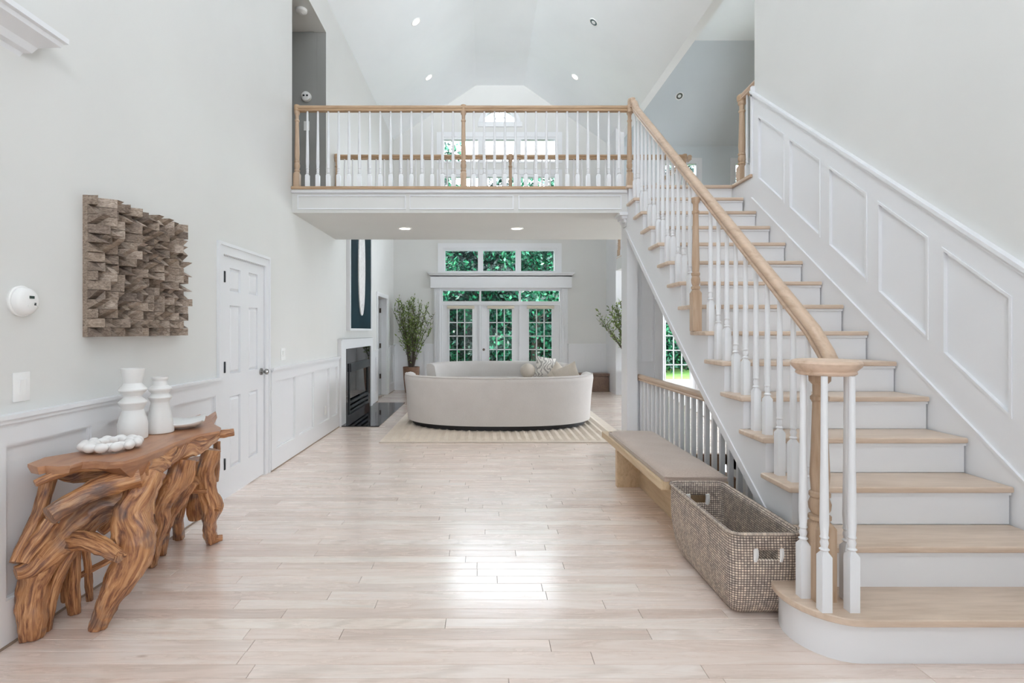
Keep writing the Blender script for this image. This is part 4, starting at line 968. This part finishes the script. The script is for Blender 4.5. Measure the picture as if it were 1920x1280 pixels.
# ------------------------------------------------------------------ rugs and sofas
rg = root('rug', (0.26, 8.8, 0), 'cream ribbed area rug under the two curved sofas', 'rug')
m = MB(); nx_, ny_ = 60, 46; X0, X1, Y0, Y1 = -1.275, 1.80, 6.51, 11.1
V = []; 
for j in range(ny_*2+1):
    for i in range(nx_+1):
        x = X0+(X1-X0)*i/nx_; y = Y0+(Y1-Y0)*j/(ny_*2)
        ed = min(x-X0, X1-x, y-Y0, Y1-y); z = 0.014+(0.016 if i % 2 else 0.0)+0.003*noise.noise(Vector((x*9, y*9, 0)))
        if ed < 0.06: z = 0.013
        V.append((x, y, z))
F = [(j*(nx_+1)+i, j*(nx_+1)+i+1, (j+1)*(nx_+1)+i+1, (j+1)*(nx_+1)+i) for j in range(ny_*2) for i in range(nx_)]
m.add(V, F); m.build('pile', RUGM, rg, smooth=0)
bx('border', BEIGEF, rg, X0-0.008, X1+0.008, Y0-0.008, Y1+0.008, 0.001, 0.012, smooth=0)
m = MB(); m.prism([(3.93, 11.9), (3.33, 7.2), (4.6, 6.5), (6.6, 7.0), (6.6, 11.9)], 'z', 0.002, 0.014)
tag(m.build('rug', RUG2, None, at=(0, 0, 0), smooth=0), 'pale flat rug in the side room seen through the low balusters', 'rug')
def sofa(label, cx, cy, sgn):                # sgn=+1: back bulges towards the viewer
    r = root('curved_sofa', (cx, cy, 0.018), label, 'sofa', 'pair of curved sofas facing each other')
    A, B, ex = (1.405 if sgn > 0 else 1.355), 1.06, 2.5
    def foot(t, ins):                        # t 0..1 along the back
        a = PI*(1+t)
        c, s_ = math.cos(a), math.sin(a)
        ax, bx_ = A-ins, B-ins
        x = ax*math.copysign(abs(c)**(2/ex), c); y_ = bx_*math.copysign(abs(s_)**(2/ex), s_)
        return x, y_
    N = 64
    prof = [(0.05, 0.075), (0.03, 0.40), (0.0, 0.66), (0.004, 0.70), (0.03, 0.722), (0.07, 0.73), (0.11, 0.722), (0.145, 0.70), (0.16, 0.66), (0.20, 0.40), (0.20, 0.10)]
    m = MB(); mm = len(prof)
    ts = [0.5-0.5*math.cos(PI*i/N) for i in range(N+1)]
    ts = [i/N for i in range(N+1)]
    for i, t_ in enumerate(ts):
        for ins, z in prof:
            x, y_ = foot(t_, ins)
            m.v.append((cx+x, cy+sgn*y_, 0.018+z))
    for i in range(N):
        for k in range(mm): a, b = i*mm+k, i*mm+(k+1) % mm; m.f.append((a, b, b+mm, a+mm))
    m.f.append(tuple(range(mm-1, -1, -1))); m.f.append(tuple(N*mm+k for k in range(mm)))
    m.build('back_shell', SOFA, r, smooth=50)
    m = MB(); path = []
    for i in range(N+1):
        x, y_ = foot(i/N, 0.012); path.append((cx+x, cy+sgn*y_, 0.018+0.716))
    m.tube(path, [0.008]*len(path), n=6); m.build('piping', SOFA, r)
    pts = []
    for i in range(N+1):
        x, y_ = foot(i/N, 0.17); pts.append((cx+x, cy+sgn*y_))
    m = MB(); m.prism(pts, 'z', 0.10, 0.30); m.build('seat_base', SOFA, r, smooth=40)
    m = MB(); m.prism(pts, 'z', 0.305, 0.44); m.build('seat_cushion', SOFA, r, bevel=0.03, seg=3)
    pts = []
    for i in range(N+1):
        x, y_ = foot(i/N, 0.12); pts.append((cx+x, cy+sgn*y_))
    MB().prism(pts, 'z', 0.024, 0.095).build('plinth', BLACK, r, smooth=0)
    return r
sofa('cream curved sofa showing its rounded back to the hall', 0.215, 8.10, 1)
sofa('cream curved sofa facing the hall in front of the french doors', 0.265, 10.02, -1)
def pillow(name, label, c, w, h, th, rot, mat, group=None):
    r = root(name, c, label, 'cushion', group); r.rotation_euler = rot
    N = 14; m = MB()
    for s_ in (1, -1):
        b0 = len(m.v)
        for i in range(N+1):
            for j in range(N+1):
                u = 2*i/N-1; v = 2*j/N-1; k = (1-u*u)*(1-v*v); pin = 1-0.10*(1-abs(u)**4)*abs(v)**3-0.0
                m.v.append((u*w/2*(1-0.09*(1-v*v)*0+0.0)*(1-0.08*(1-u*u)*0)*(1-0.07*(1-v*v)), s_*th/2*k**0.55, v*h/2*(1-0.07*(1-u*u))))
        for i in range(N):
            for j in range(N): a = b0+i*(N+1)+j; m.f.append((a, a+1, a+N+2, a+N+1))
    WL[r.name] = (0, 0, 0); m.build('cover', mat, r, smooth=70); WL[r.name] = tuple(c)
    return r
o = root('ball_cushion', (0.85, 10.35, 0.60), 'round beige ball cushion on the far sofa', 'cushion')
q = P(989.5, 695, 10.35); o.location = q; WL[o.name] = tuple(q)
m = MB(); m.lathe(q.x, q.y, [(q.z-0.145*math.cos(PI*k/16), max(0.001, 0.150*math.sin(PI*k/16)*(1-0.04*(k % 2)))) for k in range(17)], 28); m.build('cover', BEIGEF, o, smooth=80)
MB().lathe(q.x, q.y, [(q.z+0.138, 0.012), (q.z+0.150, 0.010)], 8).build('button', BEIGEF, o)
pillow('patterned_cushion', 'ivory and grey scroll-patterned cushion beside the ball cushion', P(1023, 689, 10.35), 0.42, 0.42, 0.15, (-0.18, 0.16, 0.2), PATT)
pillow('throw_pillow', 'beige pillow tipped over, its corner showing next to the patterned cushion', P(1047, 701, 8.45), 0.30, 0.30, 0.11, (-0.25, 0.72, 0.25), BEIGEF, 'beige pillows behind the near sofa back')
pillow('throw_pillow', 'light beige pillow with raised corner nearest the woven trunk', P(1062, 703, 8.2), 0.40, 0.30, 0.12, (-0.25, -0.42, -0.35), BEIGEF, 'beige pillows behind the near sofa back')
# woven trunk by the back wall
tk = root('woven_trunk', (2.4, 11.9, 0), 'brown woven storage trunk against the far wainscot', 'trunk')
a, b = P(1078, 700, 12.0), P(1143, 733, 12.0)
bx('body', TRUNKM, tk, a.x, 2.80, 11.95, 12.26, 0.0, 0.34, bevel=0.02); bx('lid', TRUNKM, tk, a.x-0.01, 2.81, 11.94, 12.265, 0.345, 0.41, bevel=0.02)
bx('clasp', BRONZE, tk, (a.x+2.80)/2-0.03, (a.x+2.80)/2+0.03, 11.93, 11.95, 0.30, 0.38, smooth=0)

# ------------------------------------------------------------------ foliage
def leaves(name, mat, parent, pts, size, seed, stretch=2.6, droop=0.0, dirs=None):
    rs = np.random.RandomState(seed); n = len(pts); pts = np.asarray(pts)-np.array(WL[parent.name])
    d = rs.normal(size=(n, 3)) if dirs is None else np.asarray(dirs)+0.45*rs.normal(size=(n, 3)); d[:, 2] -= droop; d /= np.linalg.norm(d, axis=1)[:, None]
    e = rs.normal(size=(n, 3)); e -= (e*d).sum(1)[:, None]*d; e /= np.linalg.norm(e, axis=1)[:, None]
    L = size*(0.6+0.8*rs.rand(n))[:, None]; W = L/stretch
    V = np.stack([pts, pts+d*L*0.45+e*W*0.5, pts+d*L, pts+d*L*0.45-e*W*0.5], 1).reshape(-1, 3)
    me = bpy.data.meshes.new(name); me.vertices.add(4*n); me.vertices.foreach_set('co', V.astype(np.float32).ravel())
    me.loops.add(4*n); me.loops.foreach_set('vertex_index', np.arange(4*n, dtype=np.int32)); me.polygons.add(n)
    me.polygons.foreach_set('loop_start', np.arange(0, 4*n, 4, dtype=np.int32)); me.update(calc_edges=True)
    t_ = np.repeat(rs.rand(n, 1), 4, 0); c = np.concatenate([t_, t_, t_, np.ones_like(t_)], 1).astype(np.float32)
    at = me.color_attributes.new('tint', 'FLOAT_COLOR', 'POINT'); at.data.foreach_set('color', c.ravel())
    me.materials.append(mat); me.validate(); o = link(name, me, parent); tag(o, kind='stuff'); return o
def potted(label, x, y, ztop, rad, zpot, seed, potm, lean, nb=26, bounds=None):
    r = root('potted_shrub', (x, y, 0), label, 'plant', 'willowy potted shrubs by the far wall')
    pr = 0.185
    MB().lathe(x, y, [(0, pr*0.72), (0.01, pr*0.76), (zpot*0.5, pr*0.92), (zpot-0.02, pr), (zpot, pr), (zpot, pr-0.02), (zpot-0.05, pr-0.025)], 32).build('pot', potm, r)
    MB().lathe(x, y, [(zpot-0.06, pr-0.03), (zpot-0.05, pr-0.03)], 20).build('soil', SOIL, r)
    rs = random.Random(seed); m = MB(); lp = []; ld = []
    for b in range(nb):
        a = 2*PI*b/nb+rs.random()*0.5; k = rs.random()**0.7; top = ztop*(1-0.42*k*rs.random()-0.10*rs.random()); R_ = rad*k
        p0 = Vector((x+0.05*math.cos(a), y+0.05*math.sin(a), zpot-0.06)); p3 = Vector((x+lean+R_*math.cos(a), y+R_*0.6*math.sin(a), top))
        if bounds: p3.x = max(bounds[0], min(bounds[1], p3.x)); p3.y = min(bounds[2], p3.y)
        p1 = p0.lerp(p3, 0.33); p1.x = p0.x+(p3.x-p0.x)*0.16; p2 = p0.lerp(p3, 0.68); p2.x = p0.x+(p3.x-p0.x)*0.55
        pts = [p0, p1, p2, p3]; m.tube(pts, [0.011, 0.008, 0.005, 0.002], n=5, sub=4)
        for q in range(5):
            t_ = 0.35+0.13*q+0.06*rs.random(); i = min(2, int(t_*3)); bp = pts[i].lerp(pts[i+1], t_*3-i)
            e_ = bp+Vector((rs.gauss(0, 0.09), rs.gauss(0, 0.07), 0.12+0.16*rs.random()))
            if bounds: e_.x = max(bounds[0], min(bounds[1], e_.x)); e_.y = min(bounds[2], e_.y)
            m.tube([bp, e_], [0.004, 0.0015], n=4)
            for s_ in range(9):
                lp.append(bp.lerp(e_, (s_+rs.random())/9)); ld.append((e_-bp).normalized()+Vector((rs.gauss(0, .5), rs.gauss(0, .5), rs.gauss(0, .3))))
        for s_ in range(22):
            t_ = 0.25+0.75*(s_+rs.random())/22; i = min(2, int(t_*3)); bp = pts[i].lerp(pts[i+1], min(1, t_*3-i)); lp.append(bp); ld.append(Vector((rs.gauss(0, .8), rs.gauss(0, .6), 0.5+rs.gauss(0, .4))))
    m.build('branches', BARK, r, recalc=False); 
    leaves('foliage', PLANTL, r, [tuple(p) for p in lp], 0.062, seed, 2.6, 0.0, [tuple(d) for d in ld])
potted('willowy green shrub in a brown pot left of the french doors', -1.62, 11.85, 2.16, 0.56, 0.57, 5, POTM, -0.0, 30, (-2.05, -1.02, 12.22))
potted('willowy green shrub in a dark pot partly hidden by the pilaster', 3.10, 11.10, 2.10, 0.60, 0.56, 9, POTD, -0.22, 34, (2.25, 4.0, 11.36))
# garden beyond the windows
gd = tag(MB().box(-14, 22, YB+0.17, 40, -0.25, -0.10).build('lawn', LAWN, smooth=0), 'sunlit green lawn beyond the garden doors', 'lawn', kind='structure')
tag(MB().box(-4, 3.2, YB+0.17, 17.2, -0.10, -0.06).build('patio', PATIO, smooth=0), 'grey stone patio outside the french doors', 'patio', kind='structure')
def tree(label, x, y, h, rw, seed, mat, n, size, low=0.2, group='trees beyond the garden'):
    r = root('garden_tree', (x, y, -0.1), label, 'tree', group); rs = np.random.RandomState(seed)
    m = MB(); m.tube([(x, y, -0.1), (x+0.1, y, h*0.35), (x-0.1, y+0.1, h*0.8)], [0.16, 0.11, 0.04], n=8, sub=3)
    for k in range(14):
        a = rs.rand()*2*PI; z = h*(0.15+0.7*rs.rand()); L = rw*(0.6+0.4*rs.rand())
        m.tube([(x, y, z), (x+L*0.5*math.cos(a), y+L*0.5*math.sin(a), z+0.3), (x+L*math.cos(a), y+L*math.sin(a), z+0.5)], [0.05, 0.03, 0.01], n=5)
    m.build('trunk', BARK, r, recalc=False)
    nb = 90; c = rs.rand(nb, 3); ang = c[:, 0]*2*PI; zz = low+(h-low)*c[:, 1]; prof = np.sqrt(np.clip(1-((zz-h*0.42)/(h*0.62))**2, 0.03, 1)); rr = rw*prof*np.sqrt(c[:, 2])
    cen = np.stack([x+rr*np.cos(ang), y+rr*np.sin(ang), zz], 1)
    idx = rs.randint(0, nb, n); p = cen[idx]+rs.normal(size=(n, 3))*np.array([0.30, 0.30, 0.22]); p[:, 2] = np.maximum(p[:, 2], 0.05)
    leaves('foliage', mat, r, p, size, seed, 1.9)
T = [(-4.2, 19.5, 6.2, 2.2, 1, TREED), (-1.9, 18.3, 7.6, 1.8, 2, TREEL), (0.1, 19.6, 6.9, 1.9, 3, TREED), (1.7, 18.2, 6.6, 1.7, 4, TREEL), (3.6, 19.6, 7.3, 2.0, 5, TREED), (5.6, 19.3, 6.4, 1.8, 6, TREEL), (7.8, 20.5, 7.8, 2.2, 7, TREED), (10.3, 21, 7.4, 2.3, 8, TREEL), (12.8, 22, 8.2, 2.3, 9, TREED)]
labs = ['dark tree outside the left french leaf edge', 'bright green tree outside the left french leaf', 'dark tree just left of the middle glazed leaf', 'bright green tree outside the middle glazed leaf', 'dark tree outside the right glazed leaf',
        'bright tree right of the french doors view', 'dark tree outside the garden door below the stairs', 'bright tree seen through the loft windows', 'dark tree farthest along the garden edge']
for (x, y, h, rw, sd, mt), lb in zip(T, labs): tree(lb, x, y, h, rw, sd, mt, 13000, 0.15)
hg = root('hedge', (3, 24, -0.1), 'tall dark hedge added as a backdrop to darken the gaps between the trees', 'hedge')
m = MB(); N1, N2 = 90, 22; V = []
for i in range(N1+1):
    for j in range(N2+1):
        x = -10+34*i/N1; z = -0.1+6.0*j/N2; V.append((x, 24+0.55*noise.noise(Vector((x*0.9, z*0.9, 1)))+0.25*noise.noise(Vector((x*3, z*3, 5)))+0.02*z*z, z+(0.5*noise.noise(Vector((x*0.7, 3, 3))) if j == N2 else 0)))
m.add(V, [(i*(N2+1)+j, i*(N2+1)+j+1, (i+1)*(N2+1)+j+1, (i+1)*(N2+1)+j) for i in range(N1) for j in range(N2)])
m.build('dark_backdrop', base('backdrop_green', (0.002, 0.012, 0.008), 0.9)[0], hg, smooth=0)  # near-black sheet added so gaps between the tree leaves look shaded
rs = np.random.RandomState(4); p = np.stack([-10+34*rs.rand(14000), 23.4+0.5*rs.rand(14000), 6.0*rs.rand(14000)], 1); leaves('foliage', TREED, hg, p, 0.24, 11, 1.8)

# ------------------------------------------------------------------ wall sculpture of wooden blocks
art = root('block_artwork', (WLX, 3.19, 1.70), 'square wall relief of weathered wedge-cut wooden blocks above the root table', 'artwork')
AY0, AY1, AZ0, AZ1 = 2.775, 3.62, 1.335, 2.075
bx('backboard', BLOCK, art, WLX, WLX+0.025, AY0, AY1, AZ0, AZ1, smooth=0)
NC, NR = 16, 15; bw_, bh = (AY1-AY0)/NC, (AZ1-AZ0)/NR
WED = []
for kind in range(8):
    lo, hi = (0.004, 0.085) if kind < 4 else (0.004, 0.055)
    c = {0: (lo, hi, hi, lo), 1: (hi, lo, lo, hi), 2: (lo, lo, hi, hi), 3: (hi, hi, lo, lo)}[kind % 4]   # depth at (y0z0,y1z0,y1z1,y0z1)
    a, b = bw_/2-0.0013, bh/2-0.0013
    m = MB().add([(0, -a, -b), (0, a, -b), (0, a, b), (0, -a, b), (c[0], -a, -b), (c[1], a, -b), (c[2], a, b), (c[3], -a, b)], [(0, 3, 2, 1), (4, 5, 6, 7), (0, 1, 5, 4), (1, 2, 6, 5), (2, 3, 7, 6), (3, 0, 4, 7)])
    me = m.mesh('wedge_block', smooth=0); me.materials.append(BLOCK); WED.append(me)
rb = random.Random(12); last = {}
for i in range(NC):
    for j in range(NR):
        q = rb.choice([k for k in range(8) if k % 4 != last.get(j, -1)]); last[j] = q % 4
        o = bpy.data.objects.new('wedge_block', WED[q]); COL.objects.link(o); o.parent = art
        o.location = (0.025, AY0+(i+0.5)*bw_-3.19, AZ0+(j+0.5)*bh-1.70)

# ------------------------------------------------------------------ driftwood console table
ct = root('root_console_table', (-1.85, 3.0, 0), 'reddish-brown teak root console table with slab top against the left wall', 'table')
def Z1(zx, zy, Y): return P(zx/2.134, 640+zy/2.134, Y)
TZ = 0.78
def top_pt(zx, zy):
    py = 640+zy/2.134; Y = (H-TZ)/(py-620)*1000; return ((zx/2.134-908)*Y/1000, Y)
back = [(110, 490), (180, 463), (260, 450), (340, 436), (470, 400), (600, 362), (700, 331), (800, 292), (830, 299), (862, 279)]
front = [(866, 288), (848, 308), (852, 328), (884, 345), (878, 358), (800, 371), (700, 404), (640, 430), (552, 464), (500, 478), (440, 482), (385, 478), (330, 481), (280, 497), (230, 500), (180, 497), (150, 503)]
poly = [top_pt(*p) for p in back+front]
poly = [(max(x, -2.065), y) for x, y in poly]
m = MB(); n = len(poly)
cx0 = -1.85
nb_ = len(back)
def thick(i):
    if i < nb_: return 0.04
    zx = (back+front)[i][0]; return 0.10 if 520 < zx < 720 else 0.075 if 720 <= zx < 850 else 0.028 if zx > 850 else 0.032
top = [(x, y, TZ) for x, y in poly]; mid = [(x+(0.004 if i >= nb_ else 0), y-(0.004 if i >= nb_ else 0), TZ-0.012) for i, (x, y) in enumerate(poly)]
bot = [(x+(cx0-x)*0.10, y, TZ-thick(i)) for i, (x, y) in enumerate(poly)]
m.add(top+mid+bot, [tuple(range(n)), tuple(range(3*n-1, 2*n-1, -1))]+[(i+a*n, (i+1) % n+a*n, (i+1) % n+(a+1)*n, i+(a+1)*n) for i in range(n) for a in (0, 1)])
m.build('tabletop', ROOTTOP, ct, smooth=30)
LIMBS = [
 ('root_limb', [(560, 535, 2.52), (470, 560, 2.47), (370, 600, 2.41), (270, 655, 2.34), (195, 697, 2.28)], [40, 42, 40, 38, 37]),
 ('root_limb', [(560, 570, 2.60), (440, 630, 2.55), (330, 720, 2.47), (240, 810, 2.41), (150, 890, 2.35), (62, 928, 2.29)], [60, 68, 62, 50, 38, 27]),
 ('root_limb', [(200, 545, 2.47), (160, 680, 2.42), (100, 800, 2.35), (60, 885, 2.30)], [27, 25, 21, 20]),
 ('root_limb', [(215, 720, 2.42), (150, 810, 2.37), (98, 890, 2.32)], [38, 36, 29]),
 ('leg', [(205, 840, 2.40), (160, 930, 2.39), (135, 1050, 2.37), (125, 1130, 2.365), (120, 1185, 2.375)], [48, 58, 52, 50, 38]),
 ('leg', [(295, 820, 2.45), (240, 920, 2.42), (205, 1030, 2.41), (185, 1135, 2.43)], [24, 23, 22, 18]),
 ('leg', [(300, 800, 2.50), (292, 950, 2.53), (296, 1050, 2.58)], [20, 25, 22]),
 ('leg', [(340, 800, 2.55), (352, 920, 2.60), (360, 1020, 2.70)], [14, 13, 12]),
 ('root_branch', [(310, 942, 2.58), (380, 905, 2.62), (448, 868, 2.68)], [11, 12, 12]),
 ('root_branch', [(268, 900, 2.50), (256, 980, 2.53), (258, 1040, 2.55)], [14, 12, 10]),
 ('root_branch', [(300, 795, 2.42), (360, 800, 2.37), (430, 832, 2.32), (478, 862, 2.28)], [40, 38, 30, 24]),
 ('leg', [(600, 520, 2.62), (560, 620, 2.56), (530, 700, 2.50), (545, 770, 2.47), (535, 850, 2.45), (500, 930, 2.43), (450, 1010, 2.42), (415, 1090, 2.43), (392, 1148, 2.45)], [55, 60, 68, 76, 66, 62, 44, 34, 30]),
 ('root_branch', [(628, 525, 2.64), (612, 590, 2.60), (590, 640, 2.55)], [18, 20, 16]),
 ('leg', [(735, 470, 2.92), (715, 540, 2.90), (670, 600, 2.88), (645, 660, 2.88), (648, 720, 2.91), (622, 800, 2.97), (610, 893, 3.10)], [42, 48, 42, 34, 30, 25, 20]),
 ('leg', [(770, 550, 3.08), (720, 610, 3.08), (680, 680, 3.10), (655, 760, 3.15), (648, 835, 3.26)], [34, 40, 32, 22, 18]),
 ('leg', [(845, 430, 3.22), (822, 520, 3.20), (830, 600, 3.22), (850, 660, 3.25), (838, 730, 3.32), (850, 800, 3.44)], [34, 32, 34, 38, 26, 22]),
 ('root_branch', [(850, 790, 3.42), (890, 792, 3.45)], [16, 12]),
 ('root_branch', [(850, 655, 3.25), (884, 672, 3.22)], [20, 10]),
 ('root_limb', [(790, 470, 3.45), (785, 600, 3.45), (790, 700, 3.47)], [45, 42, 34]),
 ('leg', [(730, 600, 3.32), (712, 700, 3.38), (714, 780, 3.50)], [26, 22, 19]),
 ('root_branch', [(868, 400, 3.42), (866, 480, 3.42), (862, 560, 3.42)], [12, 13, 11]),
 ('root_branch', [(855, 352, 3.22), (895, 342, 3.25), (936, 328, 3.28)], [16, 17, 13]),
 ('root_branch', [(765, 600, 3.12), (830, 599, 3.12)], [8, 8]),
 ('root_limb', [(555, 505, 2.56), (620, 490, 2.70), (690, 440, 2.86), (760, 420, 3.0), (860, 375, 3.22)], [42, 46, 44, 42, 22]),
 ('root_limb', [(520, 495, 2.52), (430, 500, 2.47), (330, 500, 2.42), (240, 525, 2.35), (140, 570, 2.28)], [26, 20, 17, 20, 14]),
 ('root_limb', [(480, 520, 2.70), (300, 540, 2.60), (160, 505, 2.48)], [30, 26, 18]),
 ('root_limb', [(480, 620, 2.75), (440, 720, 2.72), (400, 760, 2.68)], [34, 26, 20]),
]
for si, (nm, pts, rr) in enumerate(LIMBS):
    P3 = [Z1(*p) for p in pts]; R3 = [r_/2.134*p[2]/1000 for r_, p in zip(rr, pts)]
    for p, r_ in zip(P3, R3):
        p.x = max(p.x, -2.072+r_+0.012)
        p.z = min(p.z, TZ-0.02-r_*0.7) if p.z > 0.6 else p.z
    if nm == 'leg': P3[-1].z = 0.004; 
    else:
        for p in P3: p.z = max(p.z, 0.03)
    m = MB(); m.tube(P3, R3, n=20, rough=0.30, seed=si+1, sub=9, uv=True)
    if nm == 'leg': m.v = [(x, y, max(z, 0.0015)) for x, y, z in m.v]
    m.v = [(max(x, -2.070), y, min(z, TZ-0.014)) for x, y, z in m.v]
    m.build(nm, ROOT, ct, smooth=50)
# things on the table
def vase(label, px, py_, Y, mmz, prof, zb):
    q = P(px, py_, Y); r = root('vase', (q.x, Y, TZ), label, 'vase', 'white stacked-cone vases')
    pr = [(TZ+0.001+(zb-zy)*mmz, hw*mmz) for zy, hw in prof]
    inner = [(pr[-1][0]-0.001, pr[-1][1]*0.88), (pr[-1][0]-0.06, pr[-1][1]*0.70)]
    MB().lathe(q.x, Y, pr+inner, 40).build('body', CERAM, r, smooth=25)
vase('taller white vase of stacked cones with flared cup top', 249, 820, 2.91, 0.001364, [(400, 50), (397, 53), (340, 53), (315, 47), (285, 37), (280, 38), (257, 50), (253, 50), (234, 31), (230, 31), (208, 50), (203, 50), (182, 33), (178, 31), (124, 42), (121, 42)], 400)
vase('shorter white vase with ribbed neck beside the taller one', 300, 812, 3.08, 0.001444, [(375, 47), (372, 50), (355, 50), (300, 40), (255, 32), (250, 33), (236, 42), (232, 42), (220, 30), (217, 30), (203, 42), (198, 42), (186, 27), (180, 26), (168, 24), (160, 30), (153, 30)], 375)
tr_ = root('tray', (-1.80, 3.30, TZ), 'shallow white square dish with upturned corners on root table', 'dish')
V = []; N = 12; cxx, cyy = -1.825, 3.23
for i in range(N+1):
    for j in range(N+1):
        u, v = 2*i/N-1, 2*j/N-1; e_ = max(abs(u), abs(v)); a = 0.42
        x = u*0.112; y = v*0.125; x, y = x*math.cos(a)-y*math.sin(a), x*math.sin(a)+y*math.cos(a)
        V.append((cxx+x*(0.75+0.25*e_), cyy+y*(0.75+0.25*e_), TZ+0.006+0.036*e_**3+0.020*(abs(u)*abs(v))**2))
m = MB().add(V, [(i*(N+1)+j, i*(N+1)+j+1, (i+1)*(N+1)+j+1, (i+1)*(N+1)+j) for i in range(N) for j in range(N)])
o = m.build('dish', CERAM, tr_, smooth=60); md = o.modifiers.new('s', 'SOLIDIFY'); md.thickness = 0.007; md.offset = 1
MB().lathe(cxx, cyy, [(TZ, 0.05), (TZ+0.008, 0.055)], 20).build('foot', CERAM, tr_)
kn = root('knot_ring', (-1.84, 2.63, TZ), 'white ceramic knotted chain ring lying at the near end of table', 'ornament')
NB = 24
for k in range(NB):
    a = 2*PI*k/NB; o_ = 0.014 if k % 2 else -0.014
    cxk, cyk = -1.842+(0.098+o_)*math.cos(a), 2.635+(0.098+o_)*math.sin(a); zc_ = TZ+0.027+(0.004 if k % 2 else 0)
    t_ = Vector((-math.sin(a+0.5*(1 if k % 2 else -1)), math.cos(a+0.5*(1 if k % 2 else -1)), 0)); s_ = Vector((t_.y, -t_.x, 0))
    m = MB(); N1, N2 = 8, 14
    for i in range(N1+1):
        for j in range(N2):
            q = PI*i/N1; m.v.append(tuple(Vector((cxk, cyk, zc_))+t_*0.030*math.cos(q)+(s_*math.cos(2*PI*j/N2)+Vector((0, 0, 1))*math.sin(2*PI*j/N2))*0.0235*max(0.02, math.sin(q))))
    for i in range(N1):
        for j in range(N2): m.f.append((i*N2+j, i*N2+(j+1) % N2, (i+1)*N2+(j+1) % N2, (i+1)*N2+j))
    m.build('bead', PLASTER, kn, smooth=80)
print('script done', len(bpy.data.objects))
